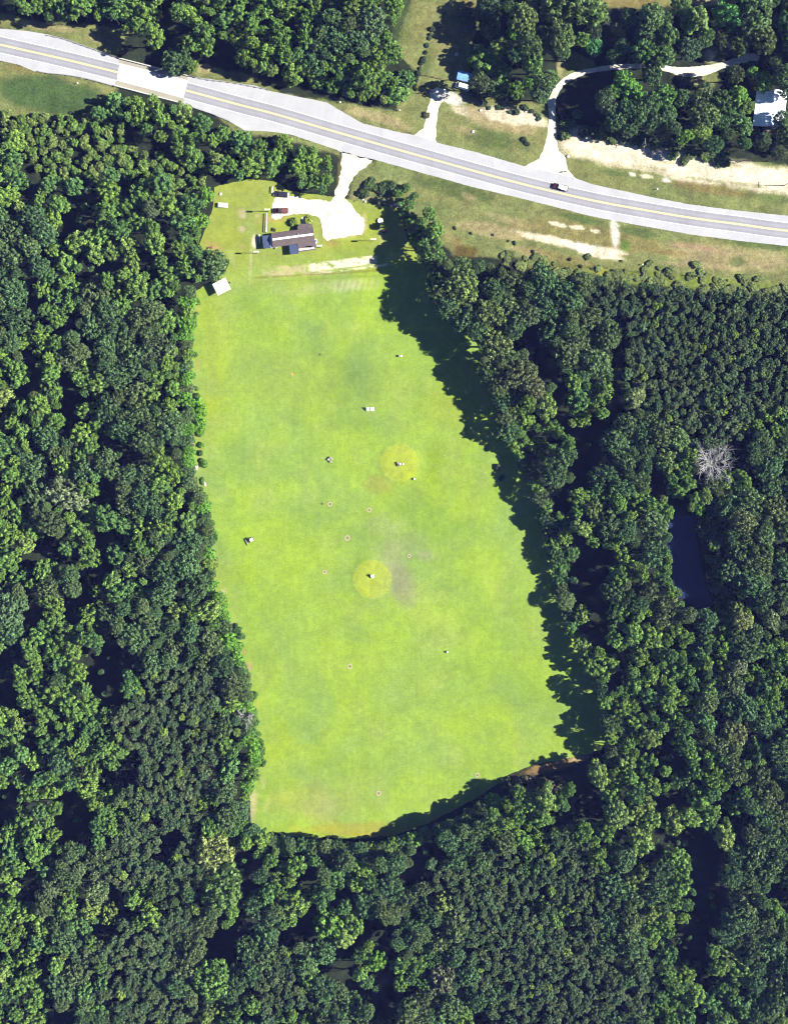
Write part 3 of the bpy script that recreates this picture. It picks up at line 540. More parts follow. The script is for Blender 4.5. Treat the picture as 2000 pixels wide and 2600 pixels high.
cn = empty('canopy', P(565, 730), R(27)); tag(cn, 'plain white square canopy on posts at the edge of the west wood', 'canopy')
m = MB(); m.loft([[(sx*2.75, sy*2.4, 2.95) for sx, sy in ((-1, -1), (1, -1), (1, 1), (-1, 1))], [(sx*2.75, sy*2.4, 3.05) for sx, sy in ((-1, -1), (1, -1), (1, 1), (-1, 1))], [(sx*0.1, sy*0.1, 3.7) for sx, sy in ((-1, -1), (1, -1), (1, 1), (-1, 1))]]); m.build('roof', M_white, cn)
for sx in (-1, 1):
    for sy in (-1, 1): MB().cyl((sx*2.6, sy*2.25, 0), (sx*2.6, sy*2.25, 2.98), 0.05).build('post', M_galv, cn)
hs = empty('house', P(1949, 284), R(-6)); tag(hs, 'house with a bright white metal roof among tall trees', 'house')
MB().box((-0.2, 0, 1.6), (10.4, 11.8, 3.2)).build('wall', M_wallc, hs)
m = MB()
def slope(m, x0, x1, z0, z1, y0, y1, th=0.1):
    m.poly([(x0, y0, z0), (x1, y0, z1), (x1, y1, z1), (x0, y1, z0), (x0, y0, z0+th), (x1, y0, z1+th), (x1, y1, z1+th), (x0, y1, z0+th)], [(3, 2, 1, 0), (4, 5, 6, 7), (0, 1, 5, 4), (1, 2, 6, 5), (2, 3, 7, 6), (3, 0, 4, 7)])
slope(m, -6.0, 0.2, 3.1, 4.9, -6.6, 6.6); slope(m, 0.2, 5.6, 4.9, 3.1, -6.4, 7.6)
for k in range(22):
    y = -6.4+k*0.6; m.box((-2.9, y, 4.13), (6.2, 0.05, 0.06), ry=-math.atan2(1.8, 6.2))
    m.box((2.9, y, 4.13), (5.5, 0.05, 0.06), ry=math.atan2(1.8, 5.4))
rf = m.build('roof', M_roofw, hs)
MB().cyl((-2, 3.5, 3.9), (-2, 3.5, 4.8), 0.12).build('vent_pipe', M_galv, rf)
MB().box((1.2, -7.3, 0.45), (4.4, 2.4, 0.12)).build('deck', M_wood, hs)
for x in (-0.8, 3.2): MB().box((x, -8.3, 0.6), (0.12, 0.12, 1.2)).build('deck_post', M_wood, hs)
for x in (-3, 0.8): f = MB().box((x, -5.93, 1.7), (1.3, 0.06, 1.1)).build('window', M_white, hs); MB().box((x, -5.97, 1.7), (1.15, 0.03, 0.95)).build('pane', M_glass, f)
sh = empty('shed', P(1179, 198), R(-13)); tag(sh, 'small shed with a faded blue metal roof beside the white van', 'shed')
MB().box((0, 0, 1.05), (5.2, 2.8, 2.1)).build('wall', M_wallc, sh)
m = MB(); gable(m, -2.9, 2.9, 1.75, -1.75, 0, 2.1, 2.7, 0.08); m.build('roof', M_blue, sh)
MB().box((0, -1.43, 0.95), (1.6, 0.05, 1.8)).build('door', M_white, sh)

# ------------------------------------------------------------------ small things at the range
def flood(px, py, label, rz=0, arms=3):
    t = empty('floodlight_pole', P(px, py), R(rz)); tag(t, label, 'floodlight pole', 'floodlight poles around the range hut')
    MB().cyl((0, 0, 0), (0, 0, 5.7), 0.13, 0.09).build('pole', M_wood, t); MB().box((0, 0, 5.55), (1.9, 0.1, 0.12)).build('crossarm', M_wood, t)
    for k in range(arms):
        x = (k-(arms-1)/2)*0.75; lm = MB().box((x, -0.2, 5.72), (0.55, 0.62, 0.3), rx=R(-35), bevel=0.05).build('lamp_head', M_white, t); MB().box((x, -0.45, 5.55), (0.44, 0.03, 0.22), rx=R(-35)).build('lens', M_glass, lm)
    return t
flood(682, 537, 'floodlight pole at the top end of the white pipe fence')
flood(654, 643, 'floodlight pole on the grass west of the hut, south of its navy lean-to')
flood(948, 612, 'floodlight pole on the grass east of the gravel lot')
flood(813, 628, 'floodlight pole at the south-east corner of the hut')
def rail_fence(p0, p1, label, h=1.1):
    o = P(*p0); t = empty('pipe_fence', o); tag(t, label, 'fence'); v = P(*p1)-o; n = max(2, int(v.length/1.8)); a_ = math.atan2(v.y, v.x)
    MB().box((v.x/2, v.y/2, h), (v.length, 0.32, 0.1), a_).build('rail', M_white, t); MB().box((v.x/2, v.y/2, h*0.5), (v.length, 0.08, 0.1), a_).build('rail', M_white, t)
    for k in range(n+1): MB().box((v.x*k/n, v.y*k/n, h*0.52), (0.14, 0.14, h*1.04)).build('post', M_white, t)
rail_fence((677, 590), (678.5, 543), 'white pipe fence running from the lean-to up to the floodlight pole')
rail_fence((691.5, 491), (693, 474), 'short white fence at the nose of the dark grey car', 0.9)
M_path = simple('white_path', (0.7, 0.68, 0.62), 0.9, 0.1)
tag(flat('path', [(766, 552), (772, 552), (774, 571), (767, 571)], 0.02, M_path, amp=0.3), kind='structure')
m = empty('trailer', P(567, 522), R(-3)); tag(m, 'long low white trailer beside the wood north of the canopy', 'trailer')
MB().box((0, 0, 0.75), (3.7, 1.7, 0.8), bevel=0.06).build('body', M_white, m)
for k in range(4): MB().box((-1.3+k*0.85, 0.15, 1.17), (0.5, 0.9, 0.05)).build('lid', M_conc, m)
for sx in (-0.5, 0.5): MB().cyl((sx, -0.95, 0.3), (sx, 0.95, 0.3), 0.3).build('wheel', M_black, m)
MB().box((2.2, 0, 0.45), (0.9, 0.12, 0.1)).build('drawbar', M_black, m)
m = empty('round_table', P(965.5, 561)); tag(m, 'round white picnic table with a dark centre hole on the east lawn', 'table')
MB().ring((0, 0, 0.68), 0.62, 0.8, 0.08, 32).build('tabletop', M_white, m); MB().cyl((0, 0, 0), (0, 0, 0.66), 0.12).build('pedestal', M_galv, m)
for k in range(4): an = k*1.5708+0.4; MB().cyl((math.cos(an)*0.8, math.sin(an)*0.8, 0), (math.cos(an)*0.8, math.sin(an)*0.8, 0.68), 0.04).build('leg', M_galv, m)
m = empty('sprinkler_reel', P(976, 588), R(15)); tag(m, 'dark red hose reel at the edge of the tree shade', 'hose reel')
MB().cyl((-0.4, 0, 0.7), (0.4, 0, 0.7), 0.55, n=20).build('drum', M_redw, m)
for sx in (-0.45, 0.45): MB().cyl((sx-0.03, 0, 0.7), (sx+0.03, 0, 0.7), 0.7, n=24).build('flange', M_black, m); MB().box((sx*1.25, 0, 0.35), (0.06, 2.4, 0.08)).build('frame', M_black, m)
m = empty('air_conditioner', P(802, 613), R(8)); tag(m, 'white air conditioner box at the east wall of the hut', 'air conditioner')
MB().box((0, 0, 0.6), (0.9, 1.6, 1.1), bevel=0.05).build('cabinet', M_white, m); MB().cyl((0, 0, 1.15), (0, 0, 1.2), 0.35, n=20).build('fan_grille', M_black, m)
m = empty('bench', P(703, 628), R(35)); tag(m, 'small white bench on the grass below the hut roof', 'bench')
MB().box((0, 0, 0.45), (1.6, 0.45, 0.06)).build('seat', M_white, m); MB().box((0, -0.25, 0.75), (1.6, 0.05, 0.4)).build('backrest', M_white, m)
for sx in (-0.7, 0.7): MB().box((sx, 0, 0.22), (0.07, 0.4, 0.44)).build('leg', M_galv, m)
m = empty('board', P(660, 607), R(3)); tag(m, 'tall white board leaning along the outer side of the lean-to', 'board')
MB().box((0, 0, 0.9), (0.5, 3.4, 0.08), ry=R(55)).build('panel', M_white, m); 
for sy in (-1.3, 1.3): MB().box((-0.15, sy, 0.45), (0.07, 0.07, 0.9)).build('stay', M_wood, m)
m = empty('log_pile', P(533.5, 629.5), R(5)); tag(m, 'rust-brown log pile at the foot of the wood above the canopy', 'log pile')
for k in range(5): MB().cyl((-0.8, (k % 3-1)*0.3, 0.16+0.27*(k//3)), (0.8, (k % 3-1)*0.3+0.05, 0.16+0.27*(k//3)), 0.15).build('log', M_rust, m)
m = empty('bin', P(584, 718)); tag(m, 'small dark bin beside the white canopy', 'bin')
MB().cyl((0, 0, 0), (0, 0, 0.9), 0.28, 0.33, 16).build('body', M_black, m); MB().cyl((0, 0, 0.9), (0, 0, 0.98), 0.36, 0.2, 16).build('lid', M_navy, m)
# targets on the lawn
def zl(px, py): return float(mound(np.array([px], float), np.array([py], float))[0])
def board_target(px, py, n, label, rz=0, col=None):
    t = empty('distance_board', P(px, py, zl(px, py)), R(rz)); tag(t, label, 'distance board')
    for k in range(n):
        x = (k-(n-1)/2)*1.75; MB().box((x, 0, 0.9), (1.35, 0.1, 1.75), rx=R(-48), bevel=0.03).build('panel', col or M_white, t)
        for s in (-0.5, 0.5): MB().box((x+s, -0.45, 0.45), (0.07, 0.07, 0.9)).build('stay', M_wood, t)
board_target(940, 1039, 2, 'pair of large white distance boards standing side by side')
board_target(946, 1463, 1, 'single white board at the middle of the lower target green', 10)
M_pink = simple('faded_pink_plastic', (0.30, 0.24, 0.19), 0.7, 0.15, 6)
def barrel_group(px, py, label, pts, extra=None):
    t = empty('target_barrels', P(px, py, zl(px, py))); tag(t, label, 'target')
    for k, (dx, dy, c) in enumerate(pts):
        b = MB().cyl((dx, dy, 0), (dx, dy, 0.85), 0.38, n=18).build('barrel', c, t); MB().ring((dx, dy, 0.85), 0.36, 0.06, 0.03, 18).build('rim', M_galv, b)
barrel_group(837, 1166, 'cluster of one white and three pinkish target barrels', [(-0.3, -0.1, M_white), (0.3, 0.6, M_pink), (0.9, 0.1, M_pink), (0.5, -0.9, M_pink)])
barrel_group(1015, 1179, 'brown and white barrels at the middle of the upper target green', [(-0.7, 0.5, M_pink), (-0.4, -0.3, M_rust), (0.2, 0.1, M_white), (1.3, 0.1, M_white)])
barrel_group(1014, 904, 'pinkish white barrel pair near the tip of the big tree shadow', [(0, 0, M_pink), (0.8, 0, M_white)])
barrel_group(1136, 1655, 'lone white barrel on the lower east side of the lawn', [(0, 0, M_white)])
barrel_group(1052, 1216, 'small white barrel just below the upper target green', [(0, 0, M_white)])
def hoop(px, py, r, label, col=None):
    t = empty('target_ring', P(px, py, zl(px, py)+0.004)); tag(t, label, 'target')
    MB().ring((0, 0, 0), r, r*0.5, 0.15, 28).build('ring', col or M_pink, t); MB().cyl((0, 0, 0), (0, 0, 0.12), 0.14).build('peg', M_rust, t)
hoop(838, 1280, 0.75, 'pinkish ring left of the lawn centre line, above the two greens gap')
hoop(882, 1366, 0.85, 'pale pink ring between the two target greens')
hoop(824, 1452, 0.7, 'faded ring lying west of the lower target green')
hoop(1038, 1412, 0.6, 'faded ring lying north-east of the lower target green')
hoop(888, 1692, 0.85, 'white ring with a pink centre south of the lower green')
hoop(961, 2014, 0.8, 'pale ring near the bottom edge of the lawn')
hoop(1211, 1968, 0.7, 'pale ring near the sandy lower right corner of the lawn')
hoop(937, 1295, 0.75, 'pale ring with a straw patch below the upper green')
def flag(px, py, label, col):
    t = empty('target_flag', P(px, py)); tag(t, label, 'flag')
    MB().cyl((0, 0, 0), (0, 0, 2.4), 0.035).build('pole', M_white, t); MB().box((-0.4, 0, 2.05), (0.8, 0.05, 0.6)).build('flag', col, t); MB().cyl((0, 0, 0), (0, 0, 0.15), 0.45, 0.35, 16).build('base', col, t)
M_orange = simple('orange_cloth', (0.6, 0.2, 0.03), 0.8, 0.1); M_dkgreen = simple('dark_cloth', (0.04, 0.05, 0.02), 0.8, 0.1)
flag(742, 950, 'orange flag on the upper west part of the lawn', M_orange)
flag(812, 900, 'dark flag below the tee line, left of the pinkish barrels', M_dkgreen)
flag(818, 1279, 'dark flag made up in place of the shadow beside the pinkish ring', M_dkgreen)  # made-up flag, its dark cloth stands in for a shadow on the grass
# ball picker cart
m = empty('ball_picker', P(637, 1371), R(28)); tag(m, 'ball picker cart with white roof and dark cage on the west side of the lawn', 'golf cart')
MB().box((0.1, 0, 0.55), (2.3, 1.2, 0.5), bevel=0.1).build('body', M_redw, m); MB().box((0.45, 0, 1.85), (1.3, 1.25, 0.08), bevel=0.03).build('roof', M_white, m)
for sx in (-0.1, 1.0):
    for sy in (-0.5, 0.5): MB().cyl((sx, sy, 0.7), (sx, sy, 1.83), 0.03).build('roof_post', M_black, m)
for sx in (-0.7, 0.85):
    for sy in (-0.6, 0.6): MB().cyl((sx, sy-0.1, 0.25), (sx, sy+0.1, 0.25), 0.25, n=16).build('wheel', M_black, m)
MB().box((0.35, 0, 0.9), (0.6, 1.0, 0.3), bevel=0.05).build('seat', M_black, m)
MB().box((-1.75, 0, 0.4), (0.35, 2.3, 0.35), bevel=0.05).build('picker_gang', M_galv, m); MB().box((-1.3, 0, 0.4), (0.8, 0.08, 0.08)).build('tow_bar', M_black, m)
m = empty('mower', P(498, 1187), R(25)); tag(m, 'red and white ride-on mower parked at the west edge of the lawn', 'mower')
MB().box((-0.5, 0, 0.7), (1.2, 1.0, 0.6), bevel=0.12).build('hood', M_red, m); MB().box((0.5, 0, 0.95), (0.9, 0.9, 0.5), bevel=0.1).build('seat', M_white, m); MB().box((0.1, 0, 0.3), (1.3, 1.8, 0.2), bevel=0.05).build('cutting_deck', M_conc, m)
for sx in (-0.8, 0.8):
    for sy in (-0.6, 0.6): MB().cyl((sx, sy-0.12, 0.32), (sx, sy+0.12, 0.32), 0.32, n=16).build('wheel', M_black, m)
MB().cyl((0.0, 0, 0.9), (-0.1, 0, 1.25), 0.03).build('steering_column', M_black, m)
m = empty('board', P(521, 1229), R(-65)); tag(m, 'narrow white board lying just south of the ride-on mower', 'board')
MB().box((0, 0, 0.15), (1.8, 0.6, 0.06), rx=R(12)).build('panel', M_white, m); MB().box((0, 0.2, 0.08), (1.6, 0.08, 0.14)).build('bearer', M_wood, m)
# mailbox, posts, stones
m = empty('mailbox', P(1433, 437), R(15)); tag(m, 'brown mailbox on a post where the track meets the road', 'mailbox')
MB().box((0, 0, 0.5), (0.12, 0.12, 1.0)).build('post', M_wood, m); MB().box((0, 0, 1.1), (1.0, 0.4, 0.4), bevel=0.1).build('box', M_rust, m)
for k, (x, y, lb) in enumerate([(199, 212, 'white marker post on the grass south of the west guard rail'), (628, 341, 'white marker post where the south shoulder widens'), (864, 261, 'white marker post at the wood edge north of the road'), (1667, 481, 'white marker post on the verge east of the track mouth'), (1630, 672, 'white marker post at the shrubs south of the road'), (1015, 281, 'white marker post beside the north track')]):
    m = empty('marker_post', P(x, y)); tag(m, lb, 'marker post', 'white marker posts near the road'); MB().box((0, 0, 0.5), (0.16, 0.16, 1.0)).build('post', M_white, m); MB().cyl((0, 0, 1.0), (0, 0, 1.1), 0.3, 0.25).build('cap', M_white, m)
def stone(px, py, r, label, mat=None):
    bm = bmesh.new(); bmesh.ops.create_icosphere(bm, subdivisions=2, radius=r)
    for v in bm.verts: v.co *= 0.8+0.4*random.random()
    for v in bm.verts: v.co.z *= 0.55
    me = bpy.data.meshes.new('stone'); bm.to_mesh(me); bm.free(); me.materials.append(mat or M_conc)
    tag(obj('stone', me, None, P(px, py, r*0.25), random.random()*6), label, 'stone', 'pale stones lying about the verges')
for x, y, r, lb in [(1002, 520, .55, 'pale stone at the bushes north-east of the hut, nearest the gravel'), (1016, 530, .45, 'pale stone at the north-east corner of the hut lawn'), (921, 505, .6, 'large tan stone below the roadside bushes'), (927, 512, .45, 'smaller tan stone beside the large one below the bushes'), (1200, 334, .6, 'white stone on the verge between the two tracks'),
                    (1441, 397, .7, 'dark-ringed pale stone at the edge of the sandy bank'), (1219, 280, .6, 'small white stone on the sandy verge nearest the north track'), (1334, 281, .6, 'small white stone at the edge of the shaded bank'), (560, 492, .6, 'white stone at the wood edge north of the white trailer'), (1221, 123, .7, 'white stone in the shade north of the blue shed'), (1205, 121, .7, 'grey stone in the shade north of the blue shed'), (1158, 138, .7, 'white stone near the dark patch west of the blue shed'), (1096, 232, .9, 'white stone at the top of the north track')]: stone(x, y, r, lb)
def utility(px, py, dx, label):
    t = empty('utility_pole', P(px, py)); tag(t, label, 'utility pole')
    MB().cyl((0, 0, 0), (0, 0, 8), 0.16, 0.11).build('pole', M_conc, t); MB().box((0, 0, 7.6), (0.12, 2.2, 0.14)).build('crossarm', M_wood, t)
    for y in (-0.9, 0, 0.9): MB().cyl((0, y, 7.66), (0, y, 7.9), 0.07).build('insulator', M_white, t)
utility(1628, 370, 0, 'utility pole on the sandy bank below the oak grove')
utility(1990, 471, 0, 'utility pole on the sandy bank at its far east end')
for x, y, lb in [(1770, 700, 'taller white pole among the shrubs south of the road'), (1775, 703, 'shorter white pole beside the taller one among the shrubs')]:
    m = empty('white_pole', P(x, y)); tag(m, lb, 'pole', 'white poles among the roadside shrubs'); MB().cyl((0, 0, 0), (0, 0, 5 if x < 1772 else 3.5), 0.12, 0.1).build('shaft', M_white, m); MB().sph((0, 0, 5 if x < 1772 else 3.5), 0.14).build('cap', M_white, m)
def wire_fence(pts, label):
    o = P(*pts[0]); t = empty('wire_fence', o); tag(t, label, 'fence'); D = dense(pts, 14); W = [P(q[0], q[1])-o for q in D]; m = MB()
    for a_, b_ in zip(W[:-1], W[1:]):
        for z in (0.5, 0.9, 1.25): m.cyl((a_.x, a_.y, z), (b_.x, b_.y, z), 0.035, n=5)
    m.build('wires', M_rust, t)
    for a_ in W: MB().cyl((a_.x, a_.y, 0), (a_.x, a_.y, 1.4), 0.1, n=8).build('post', M_wood, t)
wire_fence([(1110, 68), (1130, 74), (1152, 80)], 'short wire fence north of the hedge line')
wire_fence([(1064, 190), (1100, 196), (1137, 205)], 'wire fence running from the hedge line to the blue shed')
wire_fence([(1064, 238), (1080, 236), (1096, 234)], 'wire fence between the hedge line and the north track')

# ------------------------------------------------------------------ trees
def leaf_cloud(pts, nrm, size, rng, jit=0.6):
    n = len(pts); nn = nrm+rng.normal(0, jit, (n, 3)); nn /= np.linalg.norm(nn, axis=1)[:, None]+1e-9
    t = np.cross(nn, rng.normal(0, 1, (n, 3))); t /= np.linalg.norm(t, axis=1)[:, None]+1e-9; b = np.cross(nn, t)
    s = (size*(0.6+0.8*rng.random(n)))[:, None]; s2 = s*(0.6+0.4*rng.random((n, 1)))
    V = np.stack([pts-t*s-b*s2*.5, pts+t*s*.2-b*s2, pts+t*s+b*s2*.4, pts-t*s*.1+b*s2], 1).reshape(-1, 3)
    F = np.arange(4*n).reshape(n, 4); return V, F
def crown_mesh(name, kind, seed):
    rng = np.random.default_rng(seed); Ps, Ns, Vs, Ss = [], [], [], []
    if kind == 'L': nl, lr, shell, vs, leaf, per = 34, (0.12, 0.25), (0.42, 0.92), 1.15, 0.066, 78
    elif kind == 'O': nl, lr, shell, vs, leaf, per = 78, (0.09, 0.18), (0.62, 0.95), 0.85, 0.055, 40
    elif kind == 'S': nl, lr, shell, vs, leaf, per = 26, (0.15, 0.32), (0.35, 0.86), 1.25, 0.095, 56
    else: nl, lr, shell, vs, leaf, per = 20, (0.2, 0.36), (0.4, 0.75), 0.75, 0.10, 60
    lob = 0.75+0.5*rng.random(8)                      # uneven outline
    cs = []
    for k in range(nl):
        for tr in range(30):
            u = rng.random(); el = math.asin(min(1, u*1.35-0.35)); az = rng.random()*2*math.pi
            kf = az/(2*math.pi)*8; i0 = int(kf) % 8; w_ = lob[i0]*(1-kf % 1)+lob[(i0+1) % 8]*(kf % 1); w_ = 0.55+0.42*w_
            rr = (shell[0]+(shell[1]-shell[0])*rng.random()**0.5)*w_
            c = np.array([math.cos(el)*math.cos(az)*rr, math.cos(el)*math.sin(az)*rr, math.sin(el)*rr*vs])
            r = lr[0]+(lr[1]-lr[0])*rng.random()
            if all(np.linalg.norm(c-q) > (r+q_r)*(0.95 if kind == 'L' else 0.78) for q, q_r in cs): break
        cs.append((c, r))
    for c, r in cs:
        n = int(per*(0.7+0.6*rng.random())); d = rng.normal(0, 1, (n, 3)); d[:, 2] = d[:, 2]*0.9+0.25; d /= np.linalg.norm(d, axis=1)[:, None]
        rad = r*(0.72+0.38*rng.random((n, 1)))
        q = c+d*rad*np.array([1, 1, 0.85]); Ps.append(q); Ns.append(d); Vs.append(np.full(n, 0.82+0.36*rng.random())*(0.7+0.6*rng.random(n))); Ss.append(np.full(n, leaf))
    n = 260; d = rng.normal(0, 1, (n, 3)); d[:, 2] = np.abs(d[:, 2])*0.8-0.2; d /= np.linalg.norm(d, axis=1)[:, None]     # inner leaves, toned darker to paint the shade inside the crown
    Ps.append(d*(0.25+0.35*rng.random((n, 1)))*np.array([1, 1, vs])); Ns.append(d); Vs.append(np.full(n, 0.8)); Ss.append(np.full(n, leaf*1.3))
    V, F = leaf_cloud(np.concatenate(Ps), np.concatenate(Ns), np.concatenate(Ss), rng, 0.55)
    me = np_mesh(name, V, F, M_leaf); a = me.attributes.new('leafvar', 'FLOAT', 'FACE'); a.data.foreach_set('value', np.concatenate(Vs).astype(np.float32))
    me['vs'] = vs
    return me
NPROTO = {'L': 10, 'O': 9, 'S': 7, 'U': 5}
CROWN = {k: [crown_mesh('crown', k, 100*i+ord(k)) for i in range(n)] for k, n in NPROTO.items()}
VSC = {'L': 1.15, 'O': 0.8, 'S': 1.25, 'U': 0.75}
def trunk_mesh(seed, name='trunk', mat=None, limbs=6):
    """unit height, spreads to unit radius at the top"""
    rng = random.Random(seed); b = MB(); b.cyl((0, 0, 0), (0.0, 0, 0.55), 0.075, 0.05, 8); b.cyl((0, 0, 0.55), (0.03, 0.02, 0.9), 0.05, 0.02, 7)
    for k in range(limbs):
        a = k*6.283/limbs+rng.random()*0.6; z = 0.42+0.07*k; e = (math.cos(a)*0.55, math.sin(a)*0.55, min(0.95, z+0.28))
        mid = (math.cos(a)*0.25, math.sin(a)*0.25, z+0.1); b.cyl((0, 0, z), mid, 0.03, 0.022, 6); b.cyl(mid, e, 0.022, 0.008, 6)
    bmesh.ops.recalc_face_normals(b.bm, faces=b.bm.faces)
    me = bpy.data.meshes.new(name); b.bm.to_mesh(me); b.bm.free(); me.materials.append(mat or M_bark); return me
TRUNK = [trunk_mesh(s) for s in range(3)]
TINT = {'L': [(0.075, 0.115, 0.035), (0.085, 0.125, 0.04), (0.06, 0.10, 0.04), (0.095, 0.13, 0.035)],
        'O': [(0.058, 0.078, 0.040), (0.052, 0.077, 0.040), (0.066, 0.080, 0.042), (0.046, 0.074, 0.040)],
        'S': [(0.052, 0.070, 0.042), (0.058, 0.074, 0.042), (0.048, 0.070, 0.042), (0.064, 0.075, 0.044)],
        'B': [(0.105, 0.135, 0.045), (0.115, 0.14, 0.05), (0.095, 0.13, 0.04)],
        'U': [(0.075, 0.11, 0.035), (0.09, 0.12, 0.04), (0.10, 0.115, 0.045)]}
PALE = (0.17, 0.165, 0.075); VIVID = (0.085, 0.17, 0.03)
CMAP = """
gLLLLLLLgLLLLLLLLLLL....................
.....gLLggLLLLLLOOOL....................
......gLgLLgLLLLOOOL....................
.......LOL..LLLLLLL.....................
........L......LLLLLL...................
.....LLLLL........LLL...................
UUUUUUgLLLLLL...........................
LUUUUUUggLLgLLLLL.......................
LgUUUUUUUUULLLgLL.......................
LgLLgLgLUUU...gLL.......................
OLLggLLOLLL.........L...................
OOOggLLLgLL.........LL..................
OOLBBBBBgL...........LL.................
OOLLggBgLL...........OOgOOO.............
OgLLLLBLLg............OOgOOOOOSSSSSSSSSS
OgLLOOLOgL............OOgOOOOOSSSSSSSSSS
OgLgOOBOLL.............OOOOOOOOgSSSSSSSS
OLLOgOOOLL..............OOggOOOgSSSSSSSS
LgLOLOOOLL..............OOOgOOOgSSSSSSSS
LgLgLLgBLL..............OOOOgLLgSSSSSSSS
LOLgLOOOLL...............OLLgLLgLSSSSSSS
LLLgLOOOOL...............LLLgLgOOSSSSSLL
LLOOLggOOO...............LLLLggOOOBSSgOO
LOgLOOggLO................LLOggOOLLOOgOO
LLgBLgOOLL................LLOgOOOgLgOLgO
LOOBLgOOLLL...............gLgLLLLLgLOOLO
LLOLLLLLLLL................LLLLOOO..LOOO
LLgLLgLLOOO................LLgLLOO..OOOg
LgLgLgOOOOO................LOggLLL..LOOO
LLOOgLLLOOO.................LggOOL..OOOg
OgLggLLOOBL.................BggOOOLgLLOO
OgLgLOOOOLL.................BLgLLLOOBLBO
LLLLLgOOOOOO................gBgLLLLLLOOL
gLLLgggOOOOO.................LLgBLLLLLLL
gLOLggLSSSSOO................LLgLLLLOOLL
gLLLLggSSSSLO.................LLLBBLOOLL
LgLLLLSSSSSOO.................gLLLLLgOOL
LgLLLLSSSSSOL.................gLLgLLOOLL
LLgOLLgSSSSLL.................LLLggLLLLO
LgLLLggSSSSLL.................BLLLLLLOOO
gLLgLLSSSSLOO............LLBLggBLggLLLOO
gLLggLSSSSLOO...........LLLLgggBBgBBLgOO
LLLggLSSgSBLLOOOOOOOOOOOOOLLOLLBBgggLgOO
LLLOOSSSgSBggLLLOOLOOggOOSLSSSLOggLggOOO
LgLOBSSSSSOOgOLgOLLBggSSSSSSSSLOBOLggOOO
LgOLBgLLOOOOgLLgLgOOOOBSSSSLSSSOOOLggOOg
LLOLLLgLSSOLgOLgLLgOOOOSSSSSLSOOOBLggOOL
LLLOLgSSSSgggOggLLggOOOSSSSSSSOOOLggOOOO
LLLLSSSSSOggOOSOOgLgOLOOSSSSSSSOOLggLOOO
LLLOLSSSSSOOOSSLggLgLLOOSSSSSSSOLLLgLLOO
LLOOLSSSSOOOgSSSOOgggOOOOSSSSSSSSLLgLLLO
LLggOOSSSSLLLSLLOOOgOOLLgSSSSSSOOLLgLLOL
""".strip().split('\n')
assert len(CMAP) == 52 and all(len(r) == 40 or print(i, len(r)) for i, r in enumerate(CMAP)) or True
def cell(px, py):
    j = int(min(51, max(0, py//50))); i = int(min(39, max(0, px//50))); r = CMAP[j]; return r[i] if i < len(r) else '.'
